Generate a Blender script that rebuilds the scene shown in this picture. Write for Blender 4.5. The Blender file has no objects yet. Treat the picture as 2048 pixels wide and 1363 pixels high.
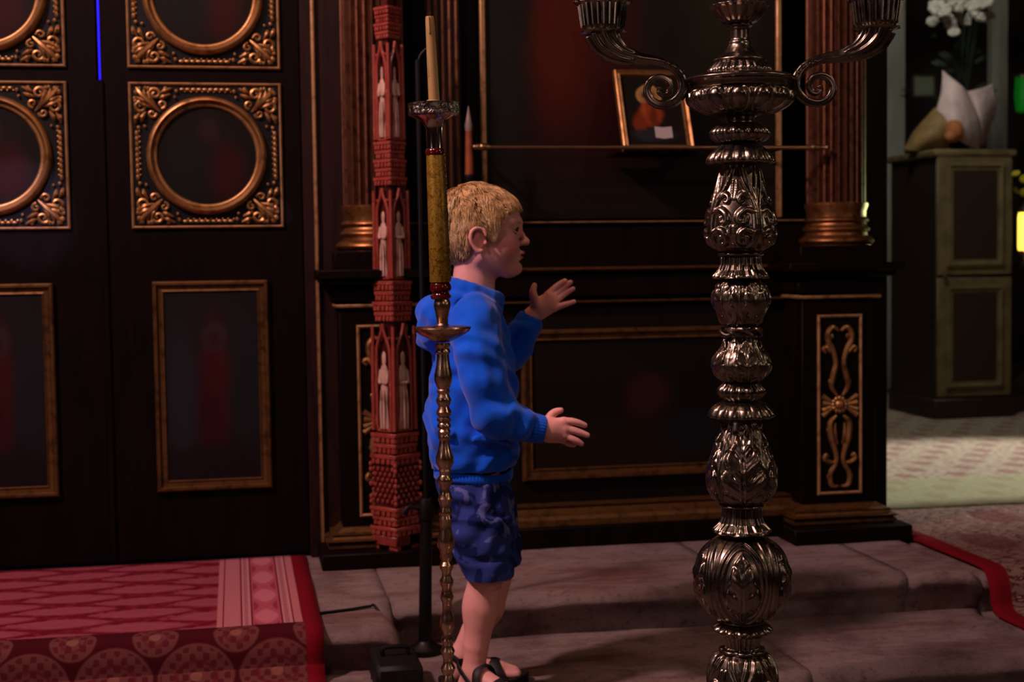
import bpy, bmesh, math, random
import numpy as np
from mathutils import Vector, Matrix
random.seed(7); np.random.seed(7)
sc = bpy.context.scene; COL = sc.collection
# ------------------------------------------------------------------ camera
FPX = 50.0/36.0*2048.0
YAW = math.radians(11.0); PITCH = math.atan((681.5-520.0)/FPX); ROLL = 0.0135
CAM = Vector((0, 0, 0.946))
_f0 = Vector((math.sin(YAW), math.cos(YAW), 0))
F_ = (_f0*math.cos(PITCH) - Vector((0, 0, 1))*math.sin(PITCH)).normalized()
_r = Vector((math.cos(YAW), -math.sin(YAW), 0)); _u = _r.cross(F_)
R_ = _r*math.cos(ROLL) - _u*math.sin(ROLL); U_ = _u*math.cos(ROLL) + _r*math.sin(ROLL)
cd = bpy.data.cameras.new('camera'); cam = bpy.data.objects.new('camera', cd); COL.objects.link(cam)
cd.sensor_width = 36; cd.lens = 50; cd.clip_start = 0.05
cam.matrix_world = Matrix.Translation(CAM) @ Matrix((R_, U_, -F_)).transposed().to_4x4()
sc.camera = cam
cd.dof.use_dof = True; cd.dof.focus_distance = 2.45; cd.dof.aperture_fstop = 5.0
# ------------------------------------------------------------------ view, world, lights
sc.view_settings.view_transform = 'Standard'; sc.view_settings.look = 'None'
sc.view_settings.gamma = 1; sc.view_settings.use_curve_mapping = False
sc.view_settings.exposure = 0.17
w = bpy.data.worlds.new('world'); sc.world = w; w.use_nodes = True
w.node_tree.nodes['Background'].inputs[0].default_value = (0.30, 0.17, 0.14, 1)
w.node_tree.nodes['Background'].inputs[1].default_value = 0.016
def lamp(kind, loc, aim, power, color, size=0.3, sy=None, cone=40, blend=.5):
    l = bpy.data.lights.new('hall_or_fill_light', kind); l.energy = power; l.color = color
    if kind == 'AREA':
        l.size = size
        if sy: l.shape = 'RECTANGLE'; l.size_y = sy
    else: l.shadow_soft_size = size
    if kind == 'SPOT': l.spot_size = math.radians(cone); l.spot_blend = blend
    o = bpy.data.objects.new('hall_or_fill_light', l); COL.objects.link(o); o.location = loc
    d = Vector(aim) - Vector(loc); o.rotation_euler = d.to_track_quat('-Z', 'Y').to_euler()
    return o
#LIGHTS
lamp('AREA', (-1.9, 2.1, 3.5), (0.7, 3.4, 0.4), 112, (1.0, .60, .61), .26)         # pinkish hall lamp from the left
lamp('AREA', (3.0, 0.8, 3.0), (1.2, 3.3, 0.6), 7.5, (1.0, .68, .50), .12)           # warm from the right
lamp('AREA', (-0.5, 1.5, 3.3), (1.0, 3.4, 0.0), 12, (1.0, .60, .58), .3)         # chandelier over the steps
lamp('AREA', (-2.6, 0.7, 1.5), (1.0, 2.3, 0.9), 2.2, (1.0, .74, .70), .10)      # pair of low side lights added for edge highlights on the metal
lamp('AREA', (3.3, 1.4, 1.5), (1.0, 2.3, 0.9), 1.8, (1.0, .80, .66), .10)
lamp('AREA', (1.2, -0.6, 2.1), (0.8, 3.3, 0.8), 3.2, (1.0, .60, .56), .5)          # frontal fill added behind the camera to brighten the face
lamp('SPOT', (0.55, 3.0, 3.0), (0.58, 3.2, 0.9), 26, (1.0, .42, .2), .06, cone=30)    # warm lamp above the child
lamp('SPOT', (-0.9, 2.6, 1.0), (0.55, 3.2, 0.72), 7.0, (.5, .5, 1.0), .12, cone=32)        # cool spot added to throw blue light on the child's back
lamp('POINT', (-0.05, 3.75, 2.0), (0, 0, 0), 2.0, (1.0, .36, .12), .04)          # hanging oil lamp beside the doors
lamp('SPOT', (-1.2, 1.6, 2.6), (-.553, 4.05, 1.096), 170, (.66, .52, 1.0), .02, cone=5.5)       # lilac rays from a window on the doors
lamp('SPOT', (-1.2, 1.6, 2.6), (.129, 4.05, 1.097), 120, (.70, .60, 1.0), .004, cone=1.1, blend=.2)
lamp('SPOT', (5.0, 6.4, 3.0), (2.85, 5.0, .1), 680, (1.0, .98, .88), .05, cone=30, blend=.6)  # daylight shaft in the side chapel
lamp('SPOT', (4.4, 5.4, 0.95), (1.97, 4.07, 1.32), 110, (.72, 1.0, .50), .05, cone=15)           # green glass window
lamp('AREA', (2.6, 5.4, 3.2), (3.0, 8.0, 1.9), 26, (.95, .95, .80), .5)            # soft light added to brighten the chapel posts and flowers
# ------------------------------------------------------------------ pixel -> space
def ray(px, py): return (F_*FPX + R_*(px-1024) - U_*(py-681.5)).normalized()
def onY(px, py, Y): r = ray(px, py); return CAM + r*((Y-CAM.y)/r.y)
def onZ(px, py, Z): r = ray(px, py); return CAM + r*((Z-CAM.z)/r.z)
def onD(px, py, d): r = ray(px, py); return CAM + r*(d/r.dot(F_))
# ------------------------------------------------------------------ object helpers
def link(o, parent=None):
    COL.objects.link(o)
    if parent: o.parent = parent
    return o
def tag(o, label=None, cat=None, group=None, kind=None):
    if label: o['label'] = label
    if cat: o['category'] = cat
    if group: o['group'] = group
    if kind: o['kind'] = kind
    return o
def empty(name, loc=(0, 0, 0), rz=0, parent=None):
    o = bpy.data.objects.new(name, None); o.location = loc; o.rotation_euler = (0, 0, rz); o.empty_display_size = .05
    return link(o, parent)
def mesh_obj(name, verts, faces, mat, parent=None, smooth=True, loc=(0, 0, 0), uvs=None):
    me = bpy.data.meshes.new(name); me.from_pydata([tuple(v) for v in verts], [], [tuple(f) for f in faces])
    if smooth: me.polygons.foreach_set('use_smooth', [True]*len(me.polygons))
    if uvs is not None:
        ul = me.uv_layers.new(name='UVMap')
        li = np.zeros(len(me.loops), dtype=np.int32); me.loops.foreach_get('vertex_index', li)
        ul.data.foreach_set('uv', np.asarray(uvs, dtype=np.float32)[li].ravel())
    if mat: me.materials.append(mat)
    me.update()
    o = bpy.data.objects.new(name, me); o.location = loc
    return link(o, parent)
class MB:
    def __init__(s): s.v = []; s.f = []
    def add(s, vs, fs):
        n = len(s.v); s.v += [tuple(v) for v in vs]; s.f += [tuple(i+n for i in f) for f in fs]; return s
    def box(s, x0, y0, z0, x1, y1, z1, M=None, b=0):
        if b:
            b = min(b, abs(x1-x0)*.45, abs(y1-y0)*.45, abs(z1-z0)*.45)
            bm = bmesh.new(); bmesh.ops.create_cube(bm, size=1)
            for v in bm.verts:
                v.co = Vector(((x0+x1)/2+v.co.x*(x1-x0), (y0+y1)/2+v.co.y*(y1-y0), (z0+z1)/2+v.co.z*(z1-z0)))
            bmesh.ops.bevel(bm, geom=list(bm.edges), offset=b, segments=1, affect='EDGES')
            vs = [v.co.copy() for v in bm.verts]; fs = [[v.index for v in f.verts] for f in bm.faces]; bm.free()
        else:
            vs = [Vector(p) for p in ((x0,y0,z0),(x1,y0,z0),(x1,y1,z0),(x0,y1,z0),(x0,y0,z1),(x1,y0,z1),(x1,y1,z1),(x0,y1,z1))]
            fs = [(0,3,2,1),(4,5,6,7),(0,1,5,4),(1,2,6,5),(2,3,7,6),(3,0,4,7)]
        if M is not None: vs = [M @ v for v in vs]
        return s.add(vs, fs)
    def lathe(s, prof, n=24, c=(0, 0, 0), M=None, mod=None):
        """prof: (z, r) list"""
        vs = []; fs = []
        for z, r in prof:
            for i in range(n):
                a = 2*math.pi*i/n; rr = r*(mod(a, z) if mod else 1)
                p = Vector((c[0]+rr*math.cos(a), c[1]+rr*math.sin(a), c[2]+z))
                vs.append(M @ p if M is not None else p)
        m = len(prof); up = prof[-1][0] > prof[0][0]
        for j in range(m-1):
            for i in range(n):
                q = (j*n+i, j*n+(i+1) % n, (j+1)*n+(i+1) % n, (j+1)*n+i)
                fs.append(q if up else q[::-1])
        fs.append(tuple(range(n))[::-1] if up else tuple(range(n)))
        t = tuple((m-1)*n+i for i in range(n)); fs.append(t if up else t[::-1])
        return s.add(vs, fs)
    def tube(s, pts, rad, n=8, steps=6, flat=None, M=None):
        """smooth swept tube; rad: list of radii per control point; flat=(axis, k) squashes"""
        P, Rr = spline(pts, rad, steps)
        k = len(P); T = []
        for i in range(k):
            t = P[min(i+1, k-1)]-P[max(i-1, 0)]; T.append(t.normalized() if t.length > 1e-9 else Vector((0, 0, 1)))
        up = Vector((0, 1, 0)) if abs(T[0].y) < .9 else Vector((1, 0, 0))
        nrm = (up - T[0]*up.dot(T[0])).normalized(); vs = []; fs = []
        for i in range(k):
            nrm = (nrm - T[i]*nrm.dot(T[i]))
            nrm = nrm.normalized() if nrm.length > 1e-6 else T[i].orthogonal().normalized()
            b = T[i].cross(nrm)
            for j in range(n):
                a = 2*math.pi*j/n; off = nrm*math.cos(a)*Rr[i] + b*math.sin(a)*Rr[i]
                if flat: off[flat[0]] *= flat[1]
                p = P[i]+off
                vs.append(M @ p if M is not None else p)
        for i in range(k-1):
            for j in range(n): fs.append((i*n+j, i*n+(j+1) % n, (i+1)*n+(j+1) % n, (i+1)*n+j))
        fs.append(tuple(range(n))[::-1]); fs.append(tuple((k-1)*n+j for j in range(n)))
        return s.add(vs, fs)
    def ball(s, c, r, nu=10, nv=7, M=None):
        if not hasattr(r, '__len__'): r = (r, r, r)
        vs = [Vector((c[0], c[1], c[2]-r[2]))]; fs = []
        for j in range(1, nv):
            ph = -math.pi/2+math.pi*j/nv
            for i in range(nu):
                a = 2*math.pi*i/nu
                vs.append(Vector((c[0]+r[0]*math.cos(ph)*math.cos(a), c[1]+r[1]*math.cos(ph)*math.sin(a), c[2]+r[2]*math.sin(ph))))
        vs.append(Vector((c[0], c[1], c[2]+r[2]))); L = len(vs)-1
        for i in range(nu):
            fs.append((0, 1+(i+1) % nu, 1+i)); fs.append((L, L-nu+i, L-nu+(i+1) % nu))
        for j in range(nv-2):
            for i in range(nu):
                a = 1+j*nu+i; b = 1+j*nu+(i+1) % nu; fs.append((a, b, b+nu, a+nu))
        if M is not None: vs = [M @ v for v in vs]
        return s.add(vs, fs)
    def prof_x(s, prof, x0, x1):
        """moulding along X: prof = closed list of (y, z)"""
        n = len(prof); vs = [(x0, y, z) for y, z in prof]+[(x1, y, z) for y, z in prof]
        fs = [(i, (i+1) % n, (i+1) % n+n, i+n) for i in range(n)]
        fs += [tuple(range(n))[::-1], tuple(range(n, 2*n))]
        return s.add(vs, fs)
    def frame(s, x0, z0, x1, z1, w, y, prof):
        """mitred frame in the XZ plane; prof = list of (t 0..1 outer->inner, proud height toward -Y)"""
        n = len(prof); vs = []; fs = []
        for cx, cz, sx, sz in ((x0, z0, 1, 1), (x1, z0, -1, 1), (x1, z1, -1, -1), (x0, z1, 1, -1)):
            for t, h in prof: vs.append((cx+sx*t*w, y-h, cz+sz*t*w))
        for k in range(4):
            for i in range(n-1):
                a = k*n+i; b = ((k+1) % 4)*n+i; fs.append((a, b, b+1, a+1))
        return s.add(vs, fs)
    def build(s, name, mat, parent=None, smooth=True, loc=(0, 0, 0)):
        o = mesh_obj(name, s.v, s.f, mat, parent, False, loc)
        if smooth:
            bm = bmesh.new(); bm.from_mesh(o.data)
            bmesh.ops.recalc_face_normals(bm, faces=bm.faces)
            for f in bm.faces: f.smooth = True
            for e in bm.edges:
                if len(e.link_faces) == 2 and e.calc_face_angle(0) > math.radians(smooth if smooth is not True else 38): e.smooth = False
            bm.to_mesh(o.data); bm.free()
        return o
def spline(pts, rad, steps):
    pts = [Vector(p) for p in pts]; n = len(pts)
    if not hasattr(rad, '__len__'): rad = [rad]*n
    P = []; R = []
    for i in range(n-1):
        p0 = pts[max(i-1, 0)]; p1 = pts[i]; p2 = pts[i+1]; p3 = pts[min(i+2, n-1)]
        for k in range(steps):
            t = k/steps
            P.append(.5*((2*p1)+(p2-p0)*t+(2*p0-5*p1+4*p2-p3)*t*t+(3*p1-p0-3*p2+p3)*t**3))
            R.append(rad[i]+(rad[i+1]-rad[i])*t)
    P.append(pts[-1]); R.append(rad[-1]); return P, R
def dup_tree(o, parent=None, loc=None, rot=None):
    c = o.copy(); COL.objects.link(c)
    if parent: c.parent = parent
    if loc is not None: c.location = loc
    if rot is not None: c.rotation_euler = rot
    for ch in [x for x in bpy.data.objects if x.parent == o]: dup_tree(ch, c)
    return c
# ------------------------------------------------------------------ materials
def lin(c):
    if isinstance(c, str): c = [int(c[i:i+2], 16)/255 for i in (0, 2, 4)]
    return tuple((x/12.92 if x <= .04045 else ((x+.055)/1.055)**2.4) for x in c)+(1,)
class E:
    """tiny expression wrapper over Math nodes"""
    def __init__(s, nt, sock): s.nt = nt; s.k = sock
    def _op(s, op, *a):
        n = s.nt.nodes.new('ShaderNodeMath'); n.operation = op
        for i, x in enumerate((s,)+a):
            if isinstance(x, E): s.nt.links.new(x.k, n.inputs[i])
            else: n.inputs[i].default_value = x
        return E(s.nt, n.outputs[0])
    def __add__(s, o): return s._op('ADD', o)
    def __sub__(s, o): return s._op('SUBTRACT', o)
    def __mul__(s, o): return s._op('MULTIPLY', o)
    def __truediv__(s, o): return s._op('DIVIDE', o)
    __radd__ = __add__; __rmul__ = __mul__
    def abs(s): return s._op('ABSOLUTE')
    def sin(s): return s._op('SINE')
    def cos(s): return s._op('COSINE')
    def fract(s): return s._op('FRACT')
    def floor(s): return s._op('FLOOR')
    def sqrt(s): return s._op('SQRT')
    def max(s, o): return s._op('MAXIMUM', o)
    def min(s, o): return s._op('MINIMUM', o)
    def step(s, a, b):
        """smooth 0..1 between a and b"""
        n = s.nt.nodes.new('ShaderNodeMapRange'); n.interpolation_type = 'SMOOTHSTEP'
        s.nt.links.new(s.k, n.inputs[0]); n.inputs[1].default_value = a; n.inputs[2].default_value = b
        if a > b:
            n.inputs[1].default_value = b; n.inputs[2].default_value = a; n.inputs[3].default_value = 1; n.inputs[4].default_value = 0
        return E(s.nt, n.outputs[0])
    def band(s, a, b, e): return s.step(a-e, a+e)*s.step(b+e, b-e)
class Mat:
    def __init__(s, name, col, rough=.5, metal=0., spec=.5, coat=0.):
        s.m = bpy.data.materials.new(name); s.m.use_nodes = True; s.nt = s.m.node_tree
        s.b = s.nt.nodes['Principled BSDF']; s.b.inputs['Base Color'].default_value = lin(col)
        s.b.inputs['Roughness'].default_value = rough; s.b.inputs['Metallic'].default_value = metal
        s.b.inputs['Specular IOR Level'].default_value = spec
        if coat: s.b.inputs['Coat Weight'].default_value = coat; s.b.inputs['Coat Roughness'].default_value = .15
        s.base = col; s.cur = None
    def coords(s, kind='Object', scale=None):
        t = s.nt.nodes.new('ShaderNodeTexCoord'); k = t.outputs[kind]
        if scale:
            mp = s.nt.nodes.new('ShaderNodeMapping'); mp.inputs['Scale'].default_value = scale; s.nt.links.new(k, mp.inputs[0]); k = mp.outputs[0]
        return k
    def xyz(s, kind='Object'):
        n = s.nt.nodes.new('ShaderNodeSeparateXYZ'); s.nt.links.new(s.coords(kind), n.inputs[0])
        return [E(s.nt, n.outputs[i]) for i in range(3)]
    def noise(s, scale=10, detail=4, rough=.55, kind='Object', sc3=None, dist=0):
        n = s.nt.nodes.new('ShaderNodeTexNoise'); n.inputs['Scale'].default_value = scale; n.inputs['Detail'].default_value = detail
        n.inputs['Roughness'].default_value = rough; n.inputs['Distortion'].default_value = dist
        s.nt.links.new(s.coords(kind, sc3), n.inputs['Vector']); return E(s.nt, n.outputs[0])
    def mix(s, fac, col):
        n = s.nt.nodes.new('ShaderNodeMix'); n.data_type = 'RGBA'
        if s.cur is None: n.inputs[6].default_value = lin(s.base)
        else: s.nt.links.new(s.cur, n.inputs[6])
        if isinstance(fac, E): s.nt.links.new(fac.k, n.inputs[0])
        else: n.inputs[0].default_value = fac
        n.inputs[7].default_value = lin(col); s.cur = n.outputs[2]; s.nt.links.new(s.cur, s.b.inputs['Base Color']); return s
    def rough(s, e): s.nt.links.new(e.k, s.b.inputs['Roughness']); return s
    def bump(s, e, strength=.3, dist=.005):
        n = s.nt.nodes.new('ShaderNodeBump'); n.inputs['Strength'].default_value = strength; n.inputs['Distance'].default_value = dist
        s.nt.links.new(e.k, n.inputs['Height']); s.nt.links.new(n.outputs[0], s.b.inputs['Normal']); return s
    def emit(s, col, st): s.b.inputs['Emission Color'].default_value = lin(col); s.b.inputs['Emission Strength'].default_value = st; return s
def wood(name, col, col2, rough=.35, sc=(3, 3, .5), spec=.5):
    m = Mat(name, col, rough, spec=spec); n = m.noise(9, 5, sc3=sc, dist=.6); m.mix(n.step(.4, .7), col2); m.bump(n, .12, .002); return m.m
def gilt(name, col, col2, rough=.33, metal=1.):
    m = Mat(name, col, rough, metal); n = m.noise(38, 5); m.mix(n.step(.45, .75), col2)
    n2 = m.noise(90, 3); m.rough(n2*.3+(rough-.12)); m.bump(m.noise(60, 4), .1, .002); return m.m
M = {}
M['darkwood'] = wood('dark_varnished_wood', '0f0504', '080302', .55, spec=.08)
M['panelwood'] = wood('dark_panel_wood', '0f0805', '090403', .55, spec=.15)
M['jambwood'] = wood('reddish_brown_wood', '24100a', '160805', .5, spec=.22)
M['gilt'] = gilt('aged_gilding', 'ac8250', '6e4a26', .38, .82)
M['gilt_dull'] = gilt('dull_gilding', '64441f', '3c2610', .5, .7)
M['gilt_thin'] = gilt('gilt_fillet', 'b08a5c', '7c5a38', .45, .6)
M['brass'] = gilt('polished_brass', 'c0a084', '9c7c60', .24)
m = Mat('rail_brass', 'a08060', .35, 1.); M['rail'] = m.m
m = Mat('tarnished_silver', '857b6c', .25, 1.0); n = m.noise(22, 5); m.mix(n.step(.5, .75), '504b42'); n2 = m.noise(120, 3); m.rough(n2*.16+.19); M['silver'] = m.m
m = Mat('black_paint', '070606', .45, spec=.3); M['black'] = m.m
m = Mat('stone', 'ab948e', .85); n = m.noise(5, 7, .65); m.mix(n.step(.42, .68)*.8, '745850'); m.mix(m.noise(2.6, 4, .6, sc3=(.5, 2, 1)).step(.48, .66)*.8, '7c463e')
m.mix(m.noise(42, 7, .8).step(.52, .66)*.65, '463832'); m.mix(m.noise(11, 4, .6, sc3=(.4, 2.5, 1)).step(.56, .7)*.5, 'c2a8a0'); m.bump(m.noise(26, 9, .8), 1.0, .022); M['stone'] = m.m
m = Mat('floor_stone', '6a5a52', .7); n = m.noise(5, 6); m.mix(n.step(.4, .7), '4c3f38'); m.bump(m.noise(20, 6), .3, .006); M['floor'] = m.m
m = Mat('plaster_dark', '2b221b', .85); m.mix(m.noise(4, 5).step(.4, .7), '1e1914'); M['plaster'] = m.m
# ------------------------------------------------------------------ structure
TZ = 0.11                                              # upper tread; lower tread z=0; nave floor z=-TZ
YP, YC, YD, YW = 3.84, 3.985, 4.06, 4.12               # pedestal plinth, centre plinth, doors, screen wall
MB().box(-6, -4, -.16, 7, 3.4, -TZ).build('floor', M['floor'], smooth=False)['kind'] = 'structure'
fl = MB().box(-6, 4.25, -.16, 7, 11, TZ-.004).build('floor', M['floor'], smooth=False); fl['kind'] = 'structure'
MB().box(-6, 10.0, -.1, 7, 10.2, 4.2).build('wall_back', M['plaster'], smooth=False)['kind'] = 'structure'
def stone_block(x0, x1, yf, yb, z0, z1, rad, parent, seed, round_r=False):
    """long worn slab: rounded nose, noisy surface"""
    rng = np.random.RandomState(3)
    prof = [(yb, z1)]
    ny = 10
    for i in range(1, ny+1): prof.append((yb+(yf+rad-yb)*i/ny, z1))
    for i in range(1, 7):
        a = math.pi/2*i/6; prof.append((yf+rad-rad*math.sin(a), z1-rad+rad*math.cos(a)))
    zb = z1-rad
    for i in range(1, 7): prof.append((yf+.012*min(1, i/2)+.004*i, zb+(z0-zb)*i/6))
    nx = max(4, int((x1-x0)/.03)); V = []; Fc = []; cut = 9
    ph = rng.rand(6)*6
    for i in range(nx+1):
        x = x0+(x1-x0)*i/nx
        e = min((x1-x) if round_r else 1, 1); s = 0
        if round_r and x1-x < rad: s = rad-math.sqrt(max(0, rad*rad-(rad-(x1-x))**2))
        cut = 3.445 if yf < 3.4 else 9
        for j, (y, z) in enumerate(prof):
            k = .004*math.sin(9*x+ph[0]+3*y)+.0025*math.sin(23*x+ph[1]+11*z)+.001*math.sin(51*x+ph[2]+40*z)
            kz = .0012*math.sin(7*x+ph[3]+9*y)+.0006*math.sin(31*x+17*y+ph[4])
            chip = 0
            if ny < j < ny+7: chip = .006*max(0, math.sin(13*x+ph[5])*math.sin(5.3*x+ph[1]))
            yy = y+(k+chip if j > ny-1 else 0)
            zz = z+kz*(1 if 0 < j else 0)-chip*.7-(s*.8 if y < cut else 0)
            V.append((x, yy, max(z0, zz) if j < len(prof)-1 else z0))
    n = len(prof)
    for i in range(nx):
        for j in range(n-1): Fc.append((i*n+j, i*n+j+1, (i+1)*n+j+1, (i+1)*n+j))
    V += [(x0, yb, z0), (x1, yb, z0)]; a = len(V)-2
    Fc.append(tuple(range(n))[::-1]+(a,)); Fc.append(tuple(nx*n+j for j in range(n))+(a+1,))
    return mesh_obj('stone_slab', V, Fc, M['stone'], parent, True)
st = empty('upper_step', (0, 0, 0)); tag(st, kind='structure')
XE = 1.93
xs = [.36, onZ(1500, 1170, TZ).x, 1.72, XE]
for i in range(3): stone_block(xs[i]+.0008, xs[i+1]-.0008, 3.43, 4.3, 0, TZ, .03, st, 3+i, i == 2)
for i, (a, b) in enumerate(((-3.2, -1.3), (-1.296, -.3), (-.296, .356))):
    stone_block(a, b, 3.235, 4.3, 0, TZ, .038, st, 13+i, i == 2)
st2 = empty('lower_step', (0, 0, 0)); tag(st2, kind='structure')
for i, (a, b) in enumerate(((-3.2, -1.2), (-1.1992, .30), (.3008, 1.27), (1.2708, 1.93))):
    stone_block(a, b, 3.0, 3.5, -TZ, 0, .03, st2, 23+i, i == 3)
stone_block(1.934, 6.0, 3.0, 3.5, -TZ, -.012, .03, st2, 41); stone_block(1.934, 6.0, 3.43, 4.3, -.012, TZ-.012, .03, st, 42)
# ---- screen wall behind everything (with mouldings as parts)
def zy(py, Y, px=1250): return onY(px, py, Y).z
def xx(px, Y, py=681): return onY(px, py, Y).x
wl = MB().box(.20, YW+.06, TZ, 2.02, YW+.16, 3.4).box(-3.2, YW+.06, TZ, -1.0, YW+.16, 3.4).box(-1.0, YW+.06, 2.5, .20, YW+.16, 3.4).build('wall_front', M['panelwood'], smooth=False); wl['kind'] = 'structure'
XL, XR = .28, xx(1600, YW)+.1
def trim(name, x0, x1, Y, zc, hz, depth, mat, steps=((0, 1), (.35, 1), (.35, .55), (.7, .55), (.7, .25), (1, .25))):
    """stepped horizontal moulding centred at zc"""
    z1 = zc+hz/2; pr = [(Y, z1)]+[(Y-depth*d, z1-hz*t) for t, d in steps]+[(Y, z1-hz)]
    return MB().prof_x(pr, x0, x1).build(name, mat, wl, smooth=30)
xa, xb = .50, xx(1612, YW)
round_m = tuple((t/8, .35+.65*math.sin(math.pi*t/8)) for t in range(9))
trim('ledge_fillet', xa, xb, YW, zy(444, YW), .008, .02, M['gilt_thin'], round_m)
trim('cornice_moulding', xa, xb, YW, zy(537, YW-.05), .021, .07, M['gilt_dull'], round_m)
MB().box(xa, YW-.045, zy(530, YW-.03)-.0, xb, YW, zy(453, YW-.03)).build('frieze_board', M['darkwood'], wl)
MB().box(xa, YW-.05, zy(590, YW-.05), xb, YW, zy(548, YW-.05)).build('fascia_board', M['darkwood'], wl)
trim('lower_moulding', xa, xb, YW, zy(602, YW-.05), .014, .06, M['gilt_dull'], round_m)
MB().box(xa, YW-.03, TZ, xb, YW+.0, zy(610, YW-.03)).build('dado_board', M['panelwood'], wl)
zt, zb_ = zy(1010, YC), zy(1047, YC)
MB().prof_x([(YW, zt), (YC+.04, zt), (YC+.045, zt-.008), (YC+.035, zt-.016), (YC+.03, zt-.02), (YC+.018, zt-.026), (YC+.012, zt-.036), (YC+.012, zb_), (YW, zb_)], xa, xb).build('base_moulding', M['gilt_dull'], wl, smooth=25)
MB().box(xa, YC, TZ, xb, YW, zb_-.001, b=.004).build('plinth_board', M['darkwood'], wl)
# lower framed painting
Yf = YW-.035
def painting(name, w, h, base, blobs, noise=.35):
    m = Mat(name, base, .5, spec=.15); x, y, z = m.xyz(); n = m.noise(3.2/max(w, .2), 5, .6)
    nx = x+(n-.5)*(.12*w); nz = z+(n-.5)*(.12*h)
    for cx, cz, rx, rz, soft, col in blobs:
        a = (nx-cx*w)/(rx*w); b = (nz-cz*h)/(rz*h); d = (a*a+b*b).sqrt(); m.mix(d.step(1+soft, 1-soft), col)
    m.mix(m.noise(14/max(w, .2), 6, .7).step(.5, .85)*noise, '0a0706')
    return m.m
def framed(name, x0, z0, x1, z1, w, Y, mat_frame, mat_pic, parent, depth=.022, pname='painted_panel', names=('frame',)):
    prof = [(0, 0), (0, depth*.8), (.12, depth), (.3, depth), (.42, depth*.55), (.7, depth*.45), (.85, depth*.6), (1, depth*.1)]
    f = MB().frame(x0, z0, x1, z1, w, Y, prof).build(names[0], mat_frame, parent, smooth=25)
    cx, cz = (x0+x1)/2, (z0+z1)/2
    p = MB().box(x0-cx+w*.9, -.006, z0-cz+w*.9, x1-cx-w*.9, .0, z1-cz-w*.9).build(pname, mat_pic, parent, False, (cx, Y+.001, cz))
    return f, p
fx0 = onY(1042, 800, Yf).x; fx1 = onY(1468, 800, Yf).x; fz1 = zy(655, Yf); fz0 = zy(952, Yf)
lp = empty('framed_panel_painting', ((fx0+fx1)/2, Yf, fz0))
tag(lp, 'wide dark painting in a dull gold frame on the wall base behind the child', 'painting')
W_, H_ = fx1-fx0, fz1-fz0
pm = painting('dark_landscape', W_, H_, '0e0a07', [(-.1, -.3, .5, .2, .5, '1a120b'), (.08, .05, .1, .14, .6, '2a120c'), (.3, -.2, .12, .12, .7, '12151a'), (-.25, .25, .3, .1, .6, '160f0a')])
framed('f', -W_/2, 0, W_/2, H_, .036, 0, M['gilt_dull'], pm, lp)
# upper altar painting with thin gold fillets
px0, px1 = onY(966, 200, YW).x, onY(1556, 200, YW).x
pz0 = zy(437, YW); pz1 = 2.05
ap = empty('altar_painting', ((px0+px1)/2, YW, pz0)); tag(ap, 'tall dark painting of a red robed figure above the child between gold fillets', 'painting')
W_, H_ = px1-px0, pz1-pz0
def fr(px, py): return ((onY(px, py, YW).x-(px0+px1)/2)/W_, (onY(px, py, YW).z-(pz0+pz1)/2)/H_)
bl = []
for px, py, rx, ry, so, c in ((1180, -150, 190, 480, .5, '2a0d07'), (1170, -60, 110, 260, .5, '38100a'), (1120, 60, 60, 160, .6, '461409'), (1250, 0, 70, 180, .6, '2e0d07'), (1010, 60, 45, 230, .6, '151814'), (1430, -20, 100, 160, .6, '20200e'), (1330, 60, 60, 120, .7, '14140d'), (1240, 400, 260, 60, .5, '171009')):
    a, b = fr(px, py); bl.append((a, b, rx/W_/690, ry/H_/690, so, c))
am = painting('altar_canvas', W_, H_, '0f0c09', bl, .5)
MB().box(-W_/2, 0, -H_/2, W_/2, .05, H_/2).build('canvas', am, ap, False, (0, 0, H_/2))
for sx in (-1, 1):
    MB().box(sx*W_/2-.009, -.014, 0, sx*W_/2+.009, .002, H_, b=.004).build('gold_fillet', M['gilt_thin'], ap)
# ---- fluted shafts
def fluted(mb, cx, cy, z0, z1, r, n=26, dep=.26, half=False):
    sub = 8; prof = []
    for k in range(n):
        for j in range(sub):
            t = j/sub; a = 2*math.pi*(k+t)/n
            d = 0 if t < .28 else dep*math.sin(math.pi*(t-.28)/.72)*r*.55
            prof.append((a, r-d))
    N = len(prof); V = []
    for z in (z0, z1):
        for a, rr in prof: V.append((cx+rr*math.cos(a), cy+rr*math.sin(a), z))
    Fc = [(i, (i+1) % N, (i+1) % N+N, i+N) for i in range(N)]+[tuple(range(N))[::-1], tuple(range(N, 2*N))]
    mb.add(V, Fc)
def torus_prof(z0, z1, r, b, n=6): return [(z0+(z1-z0)*i/n, r+b*math.sin(math.pi*i/n)) for i in range(n+1)]
M['flute'] = gilt('fluted_column_gilding', '684430', '40261a', .42, .85)
M['colbase'] = gilt('column_base_gilding', '8e6238', '5a3a20', .38, .9)
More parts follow.
